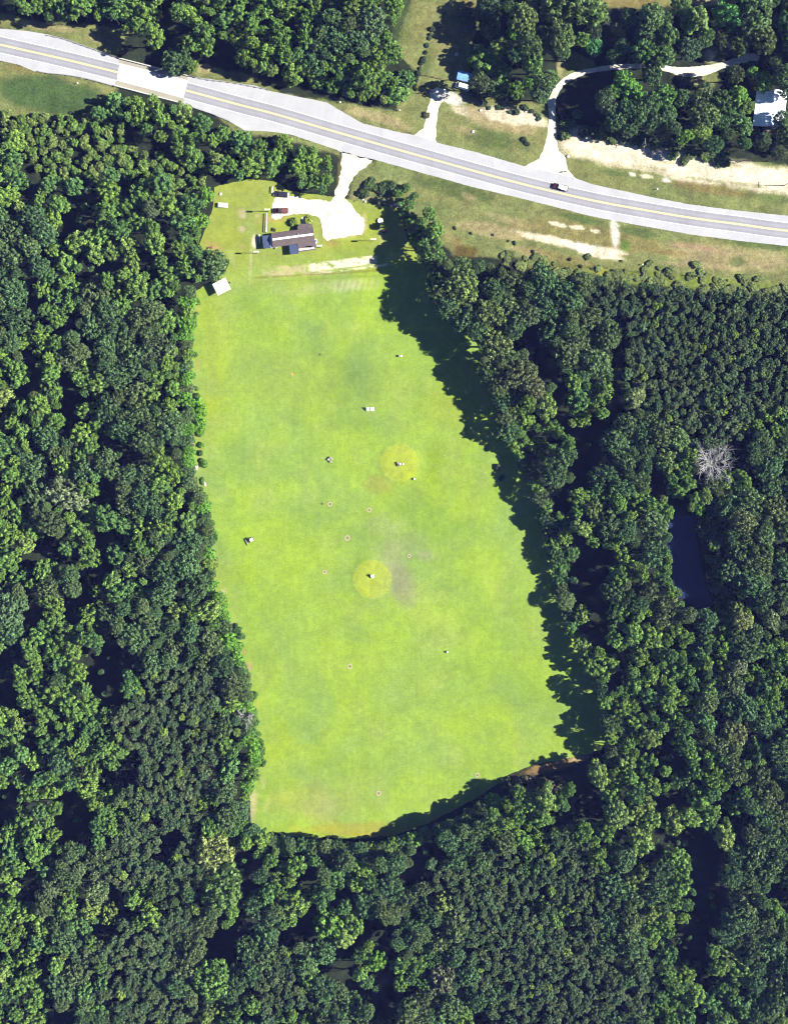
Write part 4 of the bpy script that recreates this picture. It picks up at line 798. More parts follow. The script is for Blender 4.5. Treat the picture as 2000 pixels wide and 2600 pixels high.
# explicit crowns: px, py, radius px, kind, height m, tint (None = usual), label
E = [
 (172, 1252, 50, 'O', 19, (0.14, 0.13, 0.08), 'large pale grey-green crown in the middle of the west wood'),
 (545, 2155, 50, 'O', 19, (0.20, 0.19, 0.07), 'large pale yellow crown below the lower left corner of the lawn'),
 (30, 1545, 46, 'O', 19, (0.06, 0.085, 0.05), 'smooth dark green round crown at the west edge, level with the pond'),
 (540, 2485, 56, 'O', 20, (0.07, 0.11, 0.035), 'very wide fine-leaved green crown in the south wood'),
 (560, 2250, 58, 'O', 20, (0.07, 0.10, 0.038), 'very wide green crown directly below the pale yellow one'),
 (128, 2255, 27, 'O', 17, (0.065, 0.075, 0.045), 'dark rounded grey-green crown in the lower west wood'),
 (245, 2265, 32, 'O', 17, (0.12, 0.12, 0.06), 'pale olive crown above the shady gap in the lower west wood'),
 (750, 2290, 42, 'L', 18, (0.10, 0.135, 0.04), 'big bright lobed crown in the south wood below the lawn'),
 (835, 2340, 44, 'L', 18, (0.085, 0.135, 0.035), 'tall bright green crown east of the big lobed one in the south wood'),
 (955, 2440, 26, 'L', 17, (0.09, 0.15, 0.035), 'bright green crown standing alone in the shady south gap'),
 (1120, 2290, 34, 'L', 17, (0.15, 0.145, 0.05), 'autumn-tinged yellow-green crown in the south wood'),
 (1125, 2480, 40, 'O', 17, (0.14, 0.115, 0.075), 'pinkish-tan crown in the lower south wood'),
 (1330, 2140, 32, 'L', 17, (0.12, 0.16, 0.04), 'bright yellow-green crown south of the sandy lawn corner'),
 (1565, 2065, 36, 'O', 19, (0.14, 0.15, 0.055), 'pale yellow crown nearest the long shade gap of the south-east wood'),
 (1620, 2135, 40, 'L', 18, (0.16, 0.175, 0.055), 'brightest yellow-green crown of the south-east wood'),
 (1705, 2085, 34, 'L', 18, (0.17, 0.18, 0.05), 'bright yellow crown with a spiky top in the south-east wood'),
 (1750, 2075, 28, 'L', 17, (0.15, 0.17, 0.05), 'smaller bright yellow crown right of the spiky-topped one'),
 (1875, 2440+30, 36, 'L', 17, (0.14, 0.165, 0.05), 'bright forked crown in the far south-east wood'),
 (1760, 2525, 30, 'L', 17, (0.15, 0.175, 0.05), 'bright yellow-green crown at the foot of the south-east shade gap'),
 (1610, 1008, 27, 'O', 17, (0.19, 0.175, 0.085), 'small cream-coloured crown among the dark pines'),
 (1720, 1115, 30, 'O', 18, (0.15, 0.165, 0.07), 'pale green crown just west of the dead tree'),
 (1690, 1170, 34, 'L', 17, (0.09, 0.115, 0.045), 'olive crown below the pale one west of the dead tree'),
 (1505, 1290, 30, 'O', 16, (0.14, 0.14, 0.055), 'yellowish oval crown in the wood west of the pond'),
 (1655, 1285, 24, 'L', 15, (0.12, 0.16, 0.04), 'bright spiky crown above the north-west end of the pond'),
 (1775, 1290, 17, 'L', 12, (0.11, 0.17, 0.03), 'small vivid crown at the north-east end of the pond'),
 (1812, 1385, 16, 'L', 11, (0.13, 0.15, 0.05), 'small pale crown on the east bank of the pond'),
 (1885, 1320, 36, 'O', 18, (0.085, 0.09, 0.05), 'grey-olive domed crown east of the pond top'),
 (1960, 1290, 40, 'O', 18, (0.09, 0.10, 0.05), 'broad olive crown at the east edge level with the pond top'),
 (1885, 1575, 27, 'O', 17, (0.19, 0.16, 0.07), 'yellow-tan crown south-east of the pond'),
 (1955, 1572, 28, 'O', 17, (0.18, 0.17, 0.09), 'cream crown right of the yellow-tan one south-east of the pond'),
 (1875, 1690, 22, 'O', 16, (0.17, 0.15, 0.10), 'small pinkish-white crown below the pond'),
 (1855, 1740, 38, 'O', 17, (0.065, 0.08, 0.048), 'dark grey-green crown below the pinkish-white one'),
 (1735, 1775, 20, 'L', 15, (0.15, 0.17, 0.035), 'vivid yellow crown in the east wood south of the pond'),
 (1860, 1860, 38, 'O', 17, (0.095, 0.095, 0.05), 'wide olive-brown crown in the lower east wood'),
 (1835, 1635, 28, 'L', 16, (0.10, 0.15, 0.035), 'bright green crown south of the pond'),
 (1690, 1560-10, 40, 'O', 17, (0.075, 0.085, 0.045), 'grey-olive crown at the south-west end of the pond'),
 (1475, 1560, 24, 'L', 18, (0.14, 0.15, 0.05), 'pale upright crown on the east lawn edge level with the pond bottom'),
 (1478, 1635, 26, 'L', 18, (0.17, 0.175, 0.065), 'palest crown on the lower east lawn edge'),
 (1170, 735, 52, 'O', 20, (0.095, 0.115, 0.045), 'largest broad crown on the upper east lawn edge'),
 (1175, 685, 34, 'O', 19, (0.08, 0.10, 0.045), 'domed crown joined to the top of the largest upper east crown'),
 (1095, 655, 38, 'O', 16, (0.06, 0.09, 0.035), 'dark bushy crown at the top of the east lawn edge'),
 (1240, 805, 44, 'O', 20, (0.09, 0.105, 0.045), 'second broad crown down the east lawn edge'),
 (1262, 875, 42, 'O', 20, (0.095, 0.105, 0.05), 'third broad crown down the east lawn edge'),
 (1245, 945, 32, 'O', 18, (0.065, 0.085, 0.045), 'darker crown below the third broad one on the east edge'),
 (1320, 950, 44, 'O', 19, (0.075, 0.08, 0.045), 'grey-brown crown set back from the east lawn edge'),
 (1355, 985, 30, 'O', 18, (0.09, 0.085, 0.05), 'small tan crown behind the grey-brown one'),
 (1340, 800, 34, 'O', 18, (0.055, 0.07, 0.045), 'dark crown behind the second broad crown of the east edge'),
 (535, 672, 46, 'O', 14, (0.06, 0.085, 0.04), 'dark round tree beside the white canopy'),
 (400, 880, 44, 'O', 17, (0.06, 0.075, 0.045), 'smooth grey-green crown in the upper west wood'),
 (350, 915, 42, 'O', 17, (0.06, 0.085, 0.045), 'dark green crown beside the smooth grey-green one'),
 (385, 530, 24, 'O', 16, (0.07, 0.08, 0.05), 'small grey rounded crown north-west of the canopy'),
 (385, 1010, 30, 'L', 16, (0.13, 0.15, 0.04), 'yellow-green crown in the west wood above the lawn bulge'),
 (500, 1040, 28, 'L', 9, (0.085, 0.16, 0.025), 'vivid green bushy tree bulging onto the west lawn edge'),
 (505, 1075, 22, 'L', 8, (0.085, 0.165, 0.025), 'smaller vivid green bushy tree below the bulging one'),
 (527, 495, 20, 'L', 9, (0.09, 0.18, 0.03), 'vivid green tree beside the white trailer'),
 (512, 560, 22, 'L', 9, (0.095, 0.17, 0.03), 'vivid green tree at the north-west corner of the hut lawn'),
 # north-east quarter
 (1326, 50, 34, 'O', 20, (0.085, 0.10, 0.045), 'tall olive tree north of the two tracks, westernmost of its row'),
 (1346, 118, 30, 'O', 18, (0.065, 0.085, 0.045), 'tree directly below the westernmost tall olive tree'),
 (1352, 165, 26, 'L', 17, (0.07, 0.105, 0.04), 'leafy tree north-west of the curved track'),
 (1386, 205, 26, 'O', 15, (0.065, 0.09, 0.045), 'tree leaning over the bend of the curved track'),
 (1368, 242, 22, 'O', 12, (0.06, 0.08, 0.05), 'small dark tree west of the curved track'),
 (1226, 155, 36, 'L', 14, (0.08, 0.12, 0.035), 'wide leafy tree east of the blue-roofed shed'),
 (1272, 185, 25, 'L', 14, (0.07, 0.11, 0.04), 'leafy tree right of the wide one by the blue shed'),
 (1262, 228, 22, 'O', 12, (0.06, 0.085, 0.045), 'small dark tree south-east of the white van'),
 (1410, 28, 36, 'L', 19, (0.08, 0.10, 0.045), 'lobed tree at the top edge, second in the row of three'),
 (1462, 22, 34, 'L', 19, (0.085, 0.105, 0.045), 'lobed tree at the top edge, middle of the row of three'),
 (1508, 34, 32, 'L', 18, (0.11, 0.125, 0.045), 'paler lobed tree at the top edge, end of the row of three'),
 (1428, 95, 30, 'O', 18, (0.08, 0.10, 0.045), 'domed tree above the small sunny clearing'),
 (1425, 132, 22, 'O', 13, (0.06, 0.085, 0.045), 'small domed tree at the edge of the sunny clearing'),
 (1505, 118, 21, 'O', 9, (0.05, 0.125, 0.055), 'single round blue-green tree by the sunny clearing'),
 (1650, 52, 34, 'O', 18, (0.07, 0.095, 0.05), 'grey-green domed tree north of the curved track'),
 (1640, 92, 28, 'O', 16, (0.055, 0.08, 0.05), 'dark tree below the grey-green domed tree'),
 (1595, 45, 20, 'O', 14, (0.045, 0.07, 0.04), 'dark tree left of the grey-green domed tree'),
 (1762, 55, 34, 'L', 18, (0.13, 0.14, 0.055), 'pale yellow-green tree north of the wide bend of the track'),
 (1750, 125, 27, 'O', 15, (0.05, 0.07, 0.05), 'dark blue-green tree just above the white track'),
 (1790, 95, 22, 'O', 14, (0.06, 0.085, 0.04), 'mid green tree between the pale tree and the track'),
 (1842, 45, 32, 'L', 17, (0.06, 0.13, 0.045), 'vivid blue-green lobed tree at the top edge'),
 (1725, 15, 22, 'L', 16, (0.06, 0.09, 0.04), 'small tree at the top edge left of the vivid lobed tree'),
 (1912, 45, 40, 'O', 20, (0.065, 0.09, 0.045), 'tall oval tree at the north-east, upper part'),
 (1935, 100, 32, 'O', 18, (0.08, 0.09, 0.045), 'tall oval tree at the north-east above the end of the track'),
 (1990, 60, 26, 'L', 16, (0.06, 0.10, 0.05), 'tree at the north-east corner'),
 (1692, 92, 26, 'L', 18, (0.06, 0.085, 0.04), 'dark lobed tree overhanging the hidden part of the track, upper'),
 (1632, 135, 30, 'L', 18, (0.06, 0.095, 0.04), 'dark lobed tree overhanging the hidden part of the track, left'),
 (1682, 145, 26, 'L', 18, (0.06, 0.09, 0.04), 'dark lobed tree overhanging the hidden part of the track, right'),
 (1655, 185, 26, 'O', 16, (0.055, 0.08, 0.045), 'dark tree just south of the hidden part of the track'),
 (1578, 208, 25, 'L', 17, (0.08, 0.15, 0.035), 'bright green tree at the top of the oak grove'),
 (1605, 235, 25, 'L', 17, (0.075, 0.145, 0.035), 'bright green tree right of the grove top'),
 (1558, 232, 18, 'L', 15, (0.085, 0.14, 0.035), 'small bright tree left of the grove top'),
 (1540, 262, 27, 'O', 17, (0.06, 0.08, 0.05), 'grey tree at the west side of the oak grove'),
 (1562, 305, 25, 'O', 16, (0.055, 0.08, 0.045), 'tree at the south-west corner of the oak grove'),
 (1592, 282, 25, 'O', 17, (0.05, 0.08, 0.042), 'tree in the middle of the oak grove, left'),
 (1622, 285, 27, 'O', 17, (0.055, 0.082, 0.042), 'tree in the middle of the oak grove, centre'),
 (1600, 325, 22, 'O', 14, (0.05, 0.075, 0.04), 'tree at the south edge of the oak grove, left'),
 (1650, 262, 27, 'O', 17, (0.055, 0.085, 0.042), 'tree in the middle of the oak grove, right'),
 (1685, 245, 27, 'L', 17, (0.065, 0.115, 0.035), 'brighter lobed tree at the east side of the oak grove'),
 (1660, 312, 25, 'O', 15, (0.055, 0.08, 0.042), 'tree at the south edge of the oak grove, centre'),
 (1690, 295, 24, 'O', 15, (0.055, 0.085, 0.042), 'tree at the south-east corner of the oak grove'),
 (1730, 250, 20, 'O', 13, (0.055, 0.08, 0.05), 'small grey tree in the gap east of the oak grove'),
 (1782, 245, 27, 'O', 15, (0.07, 0.09, 0.05), 'grey-green tree below the wide bend of the track'),
 (1788, 292, 34, 'O', 16, (0.08, 0.10, 0.045), 'broad grey-green tree between the oak grove and the house'),
 (1778, 338, 25, 'O', 12, (0.10, 0.13, 0.035), 'yellow-green low tree at the foot of the broad grey-green one'),
 (1908, 182, 13, 'L', 9, (0.09, 0.16, 0.03), 'small vivid tree north of the house'),
 (1936, 208, 23, 'L', 11, (0.12, 0.16, 0.035), 'yellow-green tree against the north side of the house'),
 (1872, 244, 22, 'L', 11, (0.12, 0.17, 0.035), 'yellow-green tree at the north-west corner of the house'),
 (1888, 268, 20, 'L', 10, (0.085, 0.115, 0.04), 'olive tree against the west wall of the house'),
 (1865, 298, 22, 'L', 11, (0.06, 0.10, 0.05), 'blue-green tree west of the house'),
 (1885, 322, 22, 'L', 10, (0.07, 0.11, 0.045), 'leafy tree at the south-west corner of the house'),
 (1990, 195, 26, 'O', 16, (0.065, 0.09, 0.045), 'tree at the east edge north of the house'),
 (2005, 232, 22, 'O', 14, (0.06, 0.085, 0.045), 'tree at the east edge beside the house'),
 (2003, 345, 36, 'O', 13, (0.065, 0.085, 0.045), 'large tree at the east edge south of the house'),
 (1985, 300, 19, 'O', 12, (0.055, 0.08, 0.05), 'dark tree shading the south-east corner of the white roof'),
 (1185, 50, 26, 'O', 8, (0.04, 0.06, 0.04), 'dark shaded tree at the top of the dry grass strip'),
 (1245, 20, 30, 'O', 17, (0.05, 0.07, 0.045), 'dark tree at the top edge above the blue shed'),
 (945, 60, 46, 'O', 18, (0.062, 0.085, 0.05), 'largest smooth grey crown of the wood north of the road'),
 (905, 110, 34, 'O', 17, (0.05, 0.075, 0.045), 'dark crown below the largest smooth one north of the road'),
 # beside the hut
 (1030, 520, 22, 'L', 8, (0.06, 0.10, 0.04), 'tree at the top of the hedge east of the hut lawn'),
 (1045, 560, 22, 'L', 8, (0.07, 0.11, 0.035), 'second tree down the hedge east of the hut lawn'),
 (1062, 600, 26, 'L', 10, (0.065, 0.12, 0.04), 'bright tree low in the hedge east of the hut lawn'),
 (1022, 545, 17, 'L', 6, (0.055, 0.095, 0.035), 'low dark tree on the lawn side of the hedge east of the hut lawn'),
 (1052, 585, 19, 'O', 9, (0.06, 0.09, 0.035), 'round tree between the second and the bright tree of the east hedge'),
 (1074, 628, 24, 'O', 13, (0.06, 0.095, 0.04), 'round tree where the east hedge meets the tall wood'),
 (1032, 478, 14, 'L', 5, (0.065, 0.10, 0.035), 'small tree at the road end of the east hedge'),
 (1010, 492, 14, 'L', 5, (0.06, 0.10, 0.035), 'small tree linking the roadside bushes to the hedge'),
]
T = []      # px, py, r, kind, h, tint, label
for e in E: T.append(dict(x=e[0], y=e[1], r=e[2], k=e[3], h=e[4], tint=e[5], label=e[6], ex=True))
import collections
hashg = collections.defaultdict(list)
def hput(t): hashg[(int(t['x']//60), int(t['y']//60))].append(t)
def clash(x, y, r, f):
    i, j = int(x//60), int(y//60)
    for a_ in (-2, -1, 0, 1, 2):
        for b_ in (-2, -1, 0, 1, 2):
            for t in hashg.get((i+a_, j+b_), ()):
                if (t['x']-x)**2+(t['y']-y)**2 < (f*(r+t['r']))**2: return True
    return False
for t in T: hput(t)
LW = np.array(LAWN, float)
EAST = [(1010, 500), (1040, 560), (1068, 620), (1085, 700), (1115, 780), (1202, 860), (1248, 1000), (1266, 1100), (1300, 1150), (1350, 1250), (1388, 1400), (1412, 1500), (1432, 1600), (1470, 1665), (1506, 1750), (1533, 1850), (1533, 1925)]
def east_x(y): return np.interp(y, [q[1] for q in EAST], [q[0] for q in EAST])
SOUTH = [(640, 2092), (700, 2122), (800, 2132), (960, 2138), (1050, 2112), (1120, 2092), (1200, 2050), (1260, 2010), (1330, 1990), (1420, 1975), (1500, 1950), (1530, 1930)]
def south_y(x): return np.interp(x, [q[0] for q in SOUTH], [q[1] for q in SOUTH])
WEST = [(532, 440), (520, 560), (500, 620), (590, 670), (495, 740), (488, 850), (490, 1000), (512, 1060), (492, 1150), (495, 1220), (530, 1290), (545, 1400), (548, 1480), (575, 1530), (590, 1600), (620, 1680), (636, 1740), (645, 1850), (660, 1930), (645, 1990), (632, 2040), (630, 2110)]
def west_x(y): return np.interp(y, [q[1] for q in WEST], [q[0] for q in WEST])
NORTHW = [(0, 25), (120, 48), (250, 52), (300, 62), (400, 120), (480, 150), (560, 130), (640, 178), (700, 205), (770, 218), (860, 242), (900, 255), (1000, 268), (1062, 200)]
SHR = [(1150, 642), (1230, 665), (1300, 690), (1400, 672), (1500, 700), (1600, 710), (1700, 725), (2000, 740), (2300, 760)]
def allowed(x, y, r):
    m = r*0.72
    mw = r*0.35
    if 215 < x < 560 and 100 < y < 215 and not (420 < x < 495 and 130 < y < 178 or 350 < x < 560 and y < 125): return False
    if x > 700 and 215 < y < 345 and y > np.interp(x, [q[0] for q in NORTHW], [q[1] for q in NORTHW])-m*0.6: return False
    if y < 290 and x < 1100:
        if y+m > np.interp(x, [q[0] for q in NORTHW], [q[1] for q in NORTHW])+4 and y < 150+x*0.25 and not (390 < x < 490 and 140 < y < 200): return False
        if x > 1000-(y-100)*0.0 and y < 190 and x+m > 1000: return False
    # keep clear of the road band
    xs_ = [q[0] for q in NE_]; 
    ne = np.interp(x, xs_, [q[1] for q in NE_]); se = np.interp(x, [q[0] for q in SE_], [q[1] for q in SE_])
    if ne-m < y < se+m*0.8+(14 if 540 < x < 870 else 0): return False
    if y < se and y > ne: return False
    if 60 < y < 310 and x < 265 and y > 60 and y < 288: return False
    if 440 < y < 2110 and x < 800 and x+(mw if y > 700 else m) > west_x(y): 
        if not (540 < x < 870 and y < 485): return False
    if 480 < y < 1950 and x > 900 and x-r*0.6 < east_x(y): return False
    if 1900 < y and 600 < x < 1530 and y-m < south_y(x): return False
    if x > 1130 and 560 < y < 760 and y-m < np.interp(x, [q[0] for q in SHR], [q[1] for q in SHR]): return False
    if 1690-m < x < 1812+m*0.6 and 1315-m*0.3 < y < 1540+m*0.2 and x > 1697+(y-1318)*0.18-m and x < 1756+(y-1318)*0.21+m*0.9+8: return False
    if x > 848+(-m) and x < 1000 and y < 500 and y > 370: return False
    if 540 < x < 700 and 445 < y < 700: return False
    if 700 <= x < 860 and 440 < y < 700 and y+m > 492: return False
    return True
RR = {'L': (16, 34), 'O': (19, 44), 'S': (9, 16), 'B': (20, 34), 'U': (10, 18)}
HH = {'L': (13, 19), 'O': (15, 19), 'S': (14, 16.5), 'B': (14, 19), 'U': (2.5, 5)}
SP = {'L': 0.70, 'O': 0.64, 'S': 0.60, 'B': 0.72, 'U': 0.60}
T.append(dict(x=1806, y=1172, r=50, dead=True)); hput(T[-1]); T.pop()
def edge_run(line, off, vert, rlo, rhi, hf, kinds):
    D = dense(line, 3); last = None
    for q in D:
        r = random.uniform(rlo, rhi); x, y = (q[0]+off*r, q[1]) if vert else (q[0], q[1]+off*r)
        if last and math.hypot(x-last[0], y-last[1]) < (r+last[2])*0.62: continue
        if clash(x, y, r, 0.6): continue
        t = dict(x=x, y=y, r=r, k=random.choice(kinds), h=hf(x, y), tint=None, label=None, ex=False, edge=True); T.append(t); hput(t); last = (x, y, r)
eh = lambda x, y: float(np.interp(y, [700, 950, 1050, 1150, 1300, 1450, 1600, 1700, 1900], [19, 15, 11, 10, 11, 9.5, 11, 15, 15]))*random.uniform(0.85, 1.1)
edge_run([q for q in EAST if 690 < q[1] < 1110], 0.75, True, 28, 40, lambda x, y: random.uniform(14, 19), 'O')
edge_run([q for q in EAST if q[1] > 1090], 0.8, True, 19, 30, eh, 'LLOO')
edge_run([(x, y) for x, y in WEST if y > 730 and (x, y) != (512, 1060)], -0.75, True, 16, 30, lambda x, y: random.uniform(7, 12), 'LLOOO')
edge_run(SOUTH[:8], 0.8, False, 18, 30, lambda x, y: random.uniform(8, 12), 'OOOL')
for pas, rs in enumerate([1.0, 0.75, 0.5, 0.28]):
    N = [3500, 5500, 9000, 16000][pas]
    for _ in range(N*2):
        x = random.uniform(-170, 2200); y = random.uniform(-150, 2760)
        c = cell(x+random.uniform(-14, 14), y+random.uniform(-14, 14))
        if x > 2020 and 1050 < y < 1300: c = 'O'  # unseen trees beyond the east edge, added to shade the open gap
        if x > 2010 and y < 620: c = 'O' if y < 150 else '.'
        if c in '.g': continue
        lo, hi = RR[c]; r = lo+(hi-lo)*(rs*random.random() if pas else 0.45+0.55*random.random())
        if c not in 'SU' and sum(cell(x+dx*r*0.7, y+dy*r*0.7) == 'g' for dx, dy in ((1, 0), (-1, 0), (0, 1), (0, -1))) > 1: continue
        if pas == 3 and c in 'LO': r = lo*0.75
        if clash(x, y, r, SP[c]) or not allowed(x, y, r): continue
        h = random.uniform(*HH[c])*(0.85 if pas == 3 and c != 'S' else 1)
        if x < 640 and 700 < y < 2100 and west_x(y)-x < 45: h = min(h, random.uniform(7, 12))
        if 300 < y < 500 and 540 < x < 870: h = random.uniform(7, 10)
        if 200 < y < 420 and x < 560: h = min(h, random.uniform(9, 14)) if c != 'U' else h
        if y > 2095 and y-south_y(x) < 50 and 640 < x < 1050: h = random.uniform(8, 12)
        if x > 1050 and 640 < y < 1950 and x-east_x(y) < 75: h = float(np.interp(y, [700, 950, 1050, 1150, 1300, 1450, 1600, 1700, 1900], [19, 15, 11, 10, 11, 9.5, 11, 15, 15]))*random.uniform(0.85, 1.1)
        if 1760 < x < 1850 and 1290 < y < 1560: h = random.uniform(6, 9)
        t = dict(x=x, y=y, r=r, k=c, h=h, tint=None, label=None, ex=False); T.append(t); hput(t)
TRK = [(1398, 385), (1402, 290), (1410, 232), (1462, 190), (1550, 172), (1740, 183), (1840, 164), (1925, 148)]
def seg_near(x, y, line, d):
    for (ax, ay), (bx, by) in zip(line[:-1], line[1:]):
        L = (bx-ax)**2+(by-ay)**2; q = max(0, min(1, ((x-ax)*(bx-ax)+(y-ay)*(by-ay))/L))
        if (x-ax-q*(bx-ax))**2+(y-ay-q*(by-ay))**2 < d*d: return True
    return False
NEV = [np.array(v, float) for v in VERGES]
for _ in range(2600):
    x = random.uniform(1170, 2010); y = random.uniform(-20, 400)
    if y > 255+(x-1150)*0.17 or (1890 < x and 215 < y < 350) or (1150 < x < 1215 and y > 60) or (1410 < x < 1535 and y > 185): continue
    r = random.uniform(17, 33)
    if seg_near(x, y, TRK, r*0.8+8) or any(float(sdist(np.array([x]), np.array([y]), v)[0]) < r*0.8 for v in VERGES) or clash(x, y, r, 0.80): continue
    k = random.choice('OOL'); t = dict(x=x, y=y, r=r, k=k, h=random.uniform(12, 18), tint=tuple(c*random.uniform(0.75, 1.0) for c in random.choice(TINT[k])), label=None, ex=False); T.append(t); hput(t)
# low undergrowth seen at the bottom of the gaps
for _ in range(2600):
    x = random.uniform(-150, 2150); y = random.uniform(-100, 2700)
    if cell(x, y) not in 'g' or not allowed(x, y, 6): continue
    r = random.uniform(4, 12)
    if clash(x, y, r, 0.8): continue
    t = dict(x=x, y=y, r=r, k='U', h=random.uniform(2, 9), tint=random.choice([(0.05, 0.085, 0.04), (0.06, 0.10, 0.045), (0.045, 0.07, 0.04)]), label=None, ex=False, under=True); T.append(t); hput(t)
for t in T:
    if t['tint'] is None:
        k = t['k']; b = random.choice(TINT[k]); v = random.uniform(0.82, 1.2)
        if k == 'L' and random.random() < 0.10: b = random.choice(TINT['B'])
        if k == 'S' and random.random() < 0.04: b = (0.11, 0.14, 0.04)
        # greener and a touch darker towards the north-west, greyer in the south-east, as the stands differ
        t['tint'] = tuple(c*v for c in b)
        if 480 < t['y'] < 2000 and 0 < west_x(t['y'])-t['x'] < 30 and t['x'] < 700 and random.random() < 0.45: t['tint'] = VIVID
    else: t['tint'] = tuple(t['tint'])
    if t['ex'] and t['tint'][0] > 0.1: t['tint'] = (t['tint'][0]*0.76, t['tint'][1]*0.90, t['tint'][2])
    t['tint'] = tuple(min(0.3, c*f) for c, f in zip(t['tint'], (1.62, 1.95, 1.38)))
    if t['ex'] and t['x'] > 1150 and t['y'] < 400: t['r'] *= 1.16; t['h'] *= (0.8 if t['x'] < 1300 else 0.97 if t['y'] > 180 else 1.2 if t['x'] < 1850 else 1.0)
    if t['x'] > 1000 and 640 < t['y'] < 1950:
        W = float(np.interp(t['y'], [700, 850, 950, 1050, 1150, 1300, 1450, 1600, 1700, 1800, 1880], [150, 135, 105, 62, 66, 66, 42, 42, 76, 98, 108]))
        t['h'] = min(t['h'], (W*(random.choice((0.4, 0.7, 0.9, 1.15)) if t['y'] > 1100 else 1)+max(0, t['x']-east_x(t['y'])))*0.15*0.78+1.5)
    if 290 < t['x'] < 540 and 110 < t['y'] < 225: t['h'] = min(t['h'], 8)
    if 760 < t['x'] < 1070 and 200 < t['y'] < 300: t['h'] = min(t['h'], 6.5)
    if 600 < t['x'] < 880 and 150 < t['y'] < 270: t['h'] = min(t['h'], 13)
    k = 'L' if t['k'] == 'B' else t['k']; t['pk'] = k; t['pi'] = random.randrange(NPROTO[k])
    if k == 'U': t['h'] = max(t['h'], 0.4)
    rm = t['r']*MPP; vs = VSC[k]; topz = t['h']; t['sz'] = rm*random.uniform(0.9, 1.15)*(1.25 if k in 'LO' and t['h'] > 12 else 1.0)
    t['cz'] = max(topz-t['sz']*vs, t['sz']*vs*0.35); g = P(t['x'], t['y'], t['cz']); t['g'] = (g.x, g.y); t['rz'] = random.random()*6.283; t['rm'] = rm; t['asp'] = random.uniform(0.84, 1.18)
inview = lambda t: -5 < t['x'] < 2005 and -5 < t['y'] < 2605
def regions(t):
    x, y = t['x'], t['y']
    if y < 300 and x < 1150: return 'the wood north of the road'
    if y < 420: return 'the shady grove around the curved track'
    if x < 700 and y < 500 and x > 0 and y < 500: return 'the creek wood between the bridge and the hut'
    if x < 700 and y < 900: return 'the upper west wood'
    if x < 700 and y < 1300: return 'the west wood beside the upper green'
    if x < 700 and y < 1700: return 'the west wood beside the lower green'
    if x < 700 and y < 2110: return 'the lower west wood'
    if x < 600: return 'the south-west wood'
    if y > 2000 and x < 1150: return 'the south wood below the lawn'
    if y > 2000 and x < 1550: return 'the south-east wood below the lawn corner'
    if y > 2000: return 'the far south-east wood'
    if y < 1130 and x > 1500: return 'the dark pine block south of the road'
    if y < 1130: return 'the upper east wood'
    if y < 1560: return 'the wood around the pond'
    return 'the east wood south of the pond'
def tone(t):
    r_, g_, b_ = (c/f for c, f in zip(t['tint'], (1.62, 1.95, 1.38)))
    if g_ > 0.145: return 'bright yellow-green' if r_ > 0.1 else 'vivid green'
    if g_ > 0.115: return 'bright green'
    if g_ > 0.092: return 'mid green'
    return 'dull olive' if r_ > 0.058 else 'dark green'
ORD = 'first second third fourth fifth sixth seventh eighth ninth tenth eleventh twelfth thirteenth fourteenth fifteenth sixteenth seventeenth eighteenth nineteenth twentieth twenty-first twenty-second twenty-third twenty-fourth twenty-fifth twenty-sixth twenty-seventh twenty-eighth twenty-ninth thirtieth'.split()
trees = sorted([t for t in T if t['pk'] in 'LO' and inview(t)], key=lambda t: -(t['r']+(1000 if t['ex'] or t.get('edge') else 0)))
pines = sorted([t for t in T if t['pk'] == 'S' and inview(t)], key=lambda t: -t['r'])
own = trees[:295]+pines[:240]; ids = set(id(t) for t in own)
edge = collections.defaultdict(list)
for t in own:
    if t['label']: continue
    if 640 < t['y'] < 1940 and t['x'] > 1000 and 0 <= t['x']-east_x(t['y']) < 62: edge['east'].append(t)
    elif 700 < t['y'] < 2090 and t['x'] < 700 and 0 <= west_x(t['y'])-t['x'] < 50: edge['west'].append(t)
    elif 640 < t['x'] < 1500 and t['y'] > 2000 and 0 <= t['y']-south_y(t['x']) < 55: edge['south'].append(t)
for k, key, txt in (('east', lambda t: t['y'], 'unnamed tree from the road down the east edge of the lawn'), ('west', lambda t: t['y'], 'tree from the canopy down the west edge of the lawn'), ('south', lambda t: t['x'], 'tree from the west along the south edge of the lawn')):
    for i, t in enumerate(sorted(edge[k], key=key)):
        if i < len(ORD): t['label'] = f"{tone(t)} tree, {ORD[i]} from the {'road end down' if k == 'east' else 'canopy down' if k == 'west' else 'west along'} the {k} lawn edge"; t['grp'] = f'trees lining the {k} edge of the lawn'
PN = {}
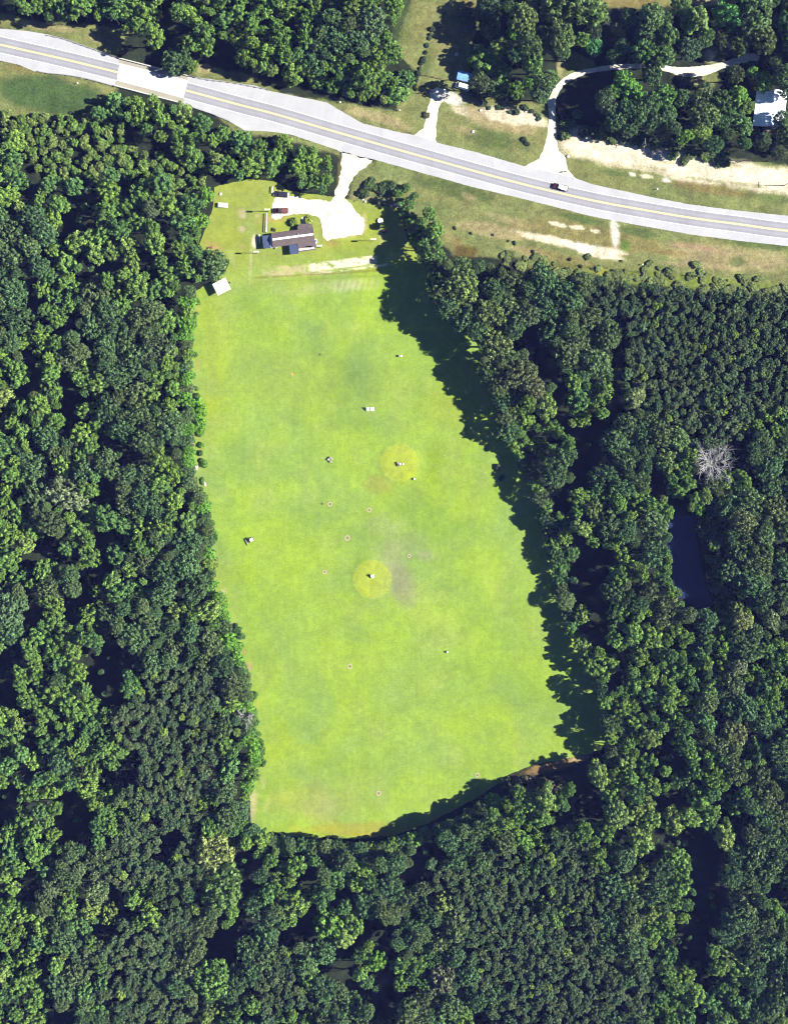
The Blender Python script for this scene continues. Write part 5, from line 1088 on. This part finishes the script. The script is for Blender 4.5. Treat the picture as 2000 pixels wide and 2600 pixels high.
def place(t):
    name = 'pine_tree' if t['pk'] == 'S' else 'broadleaf_tree'
    root = bpy.data.objects.new(name, None); COL.objects.link(root); root.empty_display_size = 0.5; root.location = (t['g'][0], t['g'][1], 0)
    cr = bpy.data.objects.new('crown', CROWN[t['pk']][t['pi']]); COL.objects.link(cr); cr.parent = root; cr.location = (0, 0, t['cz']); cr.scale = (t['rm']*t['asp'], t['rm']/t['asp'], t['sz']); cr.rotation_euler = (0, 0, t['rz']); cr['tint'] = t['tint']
    tr = bpy.data.objects.new('trunk', TRUNK[t['pi'] % 3]); COL.objects.link(tr); tr.parent = root; tr.scale = (t['rm'], t['rm'], t['cz']+t['sz']*0.2); tr.rotation_euler = (0, 0, t['rz'])
    if t['label']: tag(root, t['label'], 'tree', t.get('grp'))
    else:
        size = 'large' if t['r'] > 32 else 'medium' if t['r'] > 24 else 'small'
        sp = 'pine' if t['pk'] == 'S' else ('lobed-crowned tree' if t['pk'] == 'L' else 'round-crowned tree')
        lb = f"{size if t['pk'] != 'S' else 'small-crowned'} {tone(t)} {sp} in {regions(t)}"; tag(root, lb, 'tree', lb.replace(' tree in', ' trees in').replace(' pine in', ' pines in'))
    PN.setdefault((t['pk'], t['pi']), cr); PN.setdefault('trunk', tr)
for t in own: place(t)
# shrubs: single meshes
SH = []
def shrub_run(pts, n, r0, r1, spread, tint, label, h=None, group=None):
    D = dense(pts, 4); 
    for k in range(n):
        q = D[int((k+random.random()*0.8)/n*(len(D)-1))]; r = random.uniform(r0, r1); SH.append((q[0]+random.gauss(0, spread*0.4), q[1]+random.gauss(0, spread), r, tint, label, group))
shrub_run([(1098, 68), (1085, 110), (1072, 160), (1058, 200), (1052, 232)], 16, 5, 9, 2, (0.035, 0.055, 0.03), 'dark clipped shrub in the hedge line west of the blue shed', group='dark shrubs of the hedge line west of the blue shed')
shrub_run([(1425, 318), (1500, 334), (1560, 342), (1640, 354), (1720, 376), (1800, 394), (1850, 408)], 52, 8, 17, 11, (0.08, 0.12, 0.04), 'green shrub between the oak grove and the sandy bank', group='green shrubs along the top of the sandy bank')
shrub_run([(1215, 268), (1260, 274), (1330, 280), (1385, 300)], 13, 6, 11, 4, (0.06, 0.085, 0.04), 'green shrub on the bank between the two tracks', group='green shrubs on the bank between the two tracks')
shrub_run([(1140, 578), (1170, 588), (1235, 602), (1300, 622), (1345, 640), (1420, 655), (1500, 672)], 9, 2.5, 7, 8, (0.04, 0.06, 0.03), 'small dark shrub on the verge above the east wood', group='small dark shrubs on the verge above the east wood')
shrub_run([(1270, 650), (1400, 680), (1500, 700), (1620, 702), (1700, 712), (1800, 722), (1900, 732), (2000, 742)], 96, 7, 15, 15, (0.115, 0.15, 0.05), 'yellow-green shrub in the scrub strip above the pine block', group='yellow-green shrubs of the scrub strip above the pine block')
shrub_run([(1500, 672), (1620, 686), (1750, 698), (1880, 716), (1990, 730)], 12, 2, 5, 12, (0.04, 0.06, 0.03), 'dark shrub at the top of the scrub strip above the pine block', group='dark shrubs at the top of the scrub strip')
shrub_run([(922, 490), (940, 470), (960, 478), (985, 470), (1000, 482)], 9, 12, 18, 6, (0.06, 0.095, 0.035), 'green bush in the clump beside the drive mouth', group='bushes in the clump beside the drive mouth')
shrub_run([(1330, 355), (1345, 372)], 3, 6, 9, 4, (0.04, 0.06, 0.035), 'dark bush on the verge west of the track mouth', group='dark bushes on the verge west of the track mouth')
shrub_run([(1180, 640), (1190, 655)], 0, 6, 9, 4, (0.04, 0.06, 0.035), '')
shrub_run([(1275, 2000), (1340, 1992), (1400, 2000), (1440, 1990)], 16, 9, 16, 7, (0.12, 0.12, 0.055), 'pale scrubby bush below the sandy lawn corner', group='pale scrubby bushes below the sandy lawn corner')
shrub_run([(502, 580), (500, 620)], 5, 6, 10, 3, (0.10, 0.18, 0.03), 'vivid low bush at the west edge of the hut lawn', group='vivid low bushes at the west edge of the hut lawn')
shrub_run([(500, 760), (490, 820), (486, 900), (492, 960), (500, 1020), (508, 1060), (508, 1100), (520, 1270), (535, 1320), (546, 1390)], 34, 6, 14, 9, (0.085, 0.165, 0.03), 'vivid green bush along the upper west lawn edge', group='vivid green bushes along the upper west lawn edge')
shrub_run([(596, 1590), (612, 1618), (604, 1650)], 7, 6, 12, 6, (0.06, 0.12, 0.035), 'green bush jutting onto the lawn beside the lower green', group='green bushes jutting onto the lawn beside the lower green')
shrub_run([(640, 1760), (650, 1830), (660, 1880), (664, 1960)], 18, 7, 14, 8, (0.08, 0.155, 0.03), 'vivid green bush on the lower west lawn edge', group='vivid green bushes on the lower west lawn edge')
shrub_run([(1105, 210+25), (1105, 236)], 0, 1, 2, 1, (0, 0, 0), '')
shrub_run([(1080, 292), (1088, 300)], 4, 5, 8, 4, (0.07, 0.07, 0.035), 'reddish bush beside the north track', group='reddish bushes beside the north track')
shrub_run([(690, 580), (697, 584), (705, 582)], 3, 3, 5, 1, (0.06, 0.07, 0.03), 'small bush against the front wall of the hut', group='small bushes against the front wall of the hut')
for x, y, r, tn, lb in [(745, 564, 13, (0.11, 0.16, 0.03), 'round bush left of the white front path of the hut'), (783, 561, 14, (0.15, 0.18, 0.03), 'round bush right of the white front path of the hut'), (1790, 135+230, 12, (0.1, 0.12, 0.04), 'yellowish bush at the south foot of the broad grey-green tree'), (1262, 1185, 10, (0.04, 0.06, 0.035), 'dark bush standing out on the east lawn edge beside the upper green'), (1272, 1214, 9, (0.045, 0.07, 0.035), 'dark bush on the east lawn edge just below the upper green'), (1285, 2010-25, 14, (0.035, 0.055, 0.03), 'dark bush at the tip of the lower right lawn edge')]:
    SH.append((x, y, r, tn, lb, None))
for x, y, r, tn, lb, gr in SH:
    k = random.randrange(NPROTO['U']); o = bpy.data.objects.new('shrub', CROWN['U'][k]); COL.objects.link(o); rm = r*MPP; g = P(x, y, rm*0.5)
    o.location = (g.x, g.y, rm*0.35); asp = random.uniform(0.75, 1.3); o.scale = (rm*asp, rm/asp, rm*random.uniform(0.8, 1.4)*(0.38 if 'scrub strip' in lb else 0.7)); o.rotation_euler = (0, 0, random.random()*6.28); v = random.uniform(0.75, 1.3)*1.25; o['tint'] = tuple(c*v for c in tn)
    tag(o, lb, 'shrub', gr); PN.setdefault(('U', k), o)
# dead trees: bare spreading limbs
def dead_tree(px, py, r, h, label, seed, n=16):
    rng = random.Random(seed); g = P(px, py, h*0.7); t = empty('dead_tree', (g.x, g.y, 0)); tag(t, label, 'dead tree'); rm = r*MPP
    MB().cyl((0, 0, 0), (0, 0, h*0.6), 0.45, 0.3).build('trunk', M_dead, t)
    m = MB()
    def limb(p, d, L, w_, depth):
        q = p
        for s in range(3):
            d = (d+Vector((rng.gauss(0, .16), rng.gauss(0, .16), rng.gauss(0.0, .1)))).normalized(); e = q+d*L/3; m.cyl(q, e, w_, w_*0.78, 5); w_ *= 0.78; q = e
            if depth > 0:
                for _ in range(2 if depth > 1 else 2): limb(q, (d+Vector((rng.gauss(0, .6), rng.gauss(0, .6), rng.gauss(0.1, .25)))).normalized(), L*0.5, w_*0.7, depth-1)
    for k in range(n):
        a_ = k*6.283/n+rng.random()*0.5; el = rng.uniform(0.15, 1.0); limb(Vector((0, 0, h*rng.uniform(0.5, 0.7))), Vector((math.cos(a_)*math.cos(el), math.sin(a_)*math.cos(el), math.sin(el))), rm*rng.uniform(0.8, 1.05), 0.24, 2)
    m.build('branches', M_dead, t)
dead_tree(1806, 1175, 50, 18, 'bare white dead tree with spreading branches north-east of the pond', 3, 19)
dead_tree(628, 1818, 22, 13, 'small bare grey tree on the lower west lawn edge', 5, 7)
dead_tree(292, 42, 14, 13, 'bare white snag in the wood north of the west guard rail', 8, 4)
# everything else of the wood: one mass
rest = [t for t in T if id(t) not in ids]
pv = np.array([(t['g'][0], t['g'][1], 0.0) for t in rest], dtype=np.float32)
me = bpy.data.meshes.new('woodland'); me.vertices.add(len(pv)); me.vertices.foreach_set('co', pv.ravel())
def at(n, typ, vals, f): a_ = me.attributes.new(n, typ, 'POINT'); a_.data.foreach_set(f, np.array(vals, dtype=np.float32 if typ != 'INT' else np.int32).ravel())
keys = [(k, i) for k in NPROTO for i in range(NPROTO[k])]
at('pick', 'INT', [keys.index((t['pk'], t['pi'])) for t in rest], 'value')
at('cpos', 'FLOAT_VECTOR', [(0, 0, t['cz']) for t in rest], 'vector')
at('csc', 'FLOAT_VECTOR', [(t['rm']*t['asp'], t['rm']/t['asp'], t['sz']) for t in rest], 'vector')
at('tsc', 'FLOAT_VECTOR', [(t['rm'], t['rm'], t['cz']+t['sz']*0.2) for t in rest], 'vector')
at('rot', 'FLOAT_VECTOR', [(0, 0, t['rz']) for t in rest], 'vector')
at('tint', 'FLOAT_COLOR', [(*t['tint'], 1) for t in rest], 'color')
wo_ = obj('woodland', me); tag(wo_, 'dense mixed wood filling the land around the lawn', 'woodland', kind='stuff')
ng = bpy.data.node_groups.new('woodland', 'GeometryNodeTree'); ng.interface.new_socket('Geometry', in_out='INPUT', socket_type='NodeSocketGeometry'); ng.interface.new_socket('Geometry', in_out='OUTPUT', socket_type='NodeSocketGeometry')
gi = ng.nodes.new('NodeGroupInput'); go = ng.nodes.new('NodeGroupOutput'); jn = ng.nodes.new('GeometryNodeJoinGeometry')
def named(nm, typ):
    a_ = ng.nodes.new('GeometryNodeInputNamedAttribute'); a_.data_type = typ; a_.inputs['Name'].default_value = nm; return a_.outputs['Attribute']
sp_ = ng.nodes.new('GeometryNodeSetPosition'); ng.links.new(gi.outputs[0], sp_.inputs['Geometry']); ng.links.new(named('cpos', 'FLOAT_VECTOR'), sp_.inputs['Offset'])
pick = named('pick', 'INT'); rot = named('rot', 'FLOAT_VECTOR'); csc = named('csc', 'FLOAT_VECTOR'); tsc = named('tsc', 'FLOAT_VECTOR')
def inst(pts, ob, scl, sel=None):
    oi = ng.nodes.new('GeometryNodeObjectInfo'); oi.inputs['Object'].default_value = ob; oi.transform_space = 'ORIGINAL'
    ip = ng.nodes.new('GeometryNodeInstanceOnPoints'); ng.links.new(pts, ip.inputs['Points']); ng.links.new(oi.outputs['Geometry'], ip.inputs['Instance']); ng.links.new(rot, ip.inputs['Rotation']); ng.links.new(scl, ip.inputs['Scale'])
    if sel is not None: ng.links.new(sel, ip.inputs['Selection'])
    ng.links.new(ip.outputs[0], jn.inputs[0])
for i, key in enumerate(keys):
    if key not in PN: print('missing proto', key); continue
    cmp_ = ng.nodes.new('FunctionNodeCompare'); cmp_.data_type = 'INT'; cmp_.operation = 'EQUAL'; ng.links.new(pick, cmp_.inputs['A'] if False else cmp_.inputs[2]); cmp_.inputs[3].default_value = i
    inst(sp_.outputs[0], PN[key], csc, cmp_.outputs[0])
inst(gi.outputs[0], PN['trunk'], tsc)
ng.links.new(jn.outputs[0], go.inputs[0])
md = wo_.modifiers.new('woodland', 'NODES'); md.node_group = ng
hz = bpy.data.materials.new('haze'); hz.use_nodes = True; hn = hz.node_tree; hn.nodes.clear()
pv_ = hn.nodes.new('ShaderNodeVolumePrincipled'); pv_.inputs['Density'].default_value = HAZE; pv_.inputs['Color'].default_value = (0.24, 0.30, 1.0, 1); pv_.inputs['Anisotropy'].default_value = 0.0; pv_.inputs['Absorption Color'].default_value = (1, 1, 1, 1)
ho = hn.nodes.new('ShaderNodeOutputMaterial'); hn.links.new(pv_.outputs[0], ho.inputs['Volume'])
hb = MB().box((0, 0, 279), (24000, 24000, 566)).build('haze', hz); tag(hb, kind='stuff')
print('trees', len(trees), 'pines', len(pines), 'rest', len(rest), 'shrubs', len(SH))
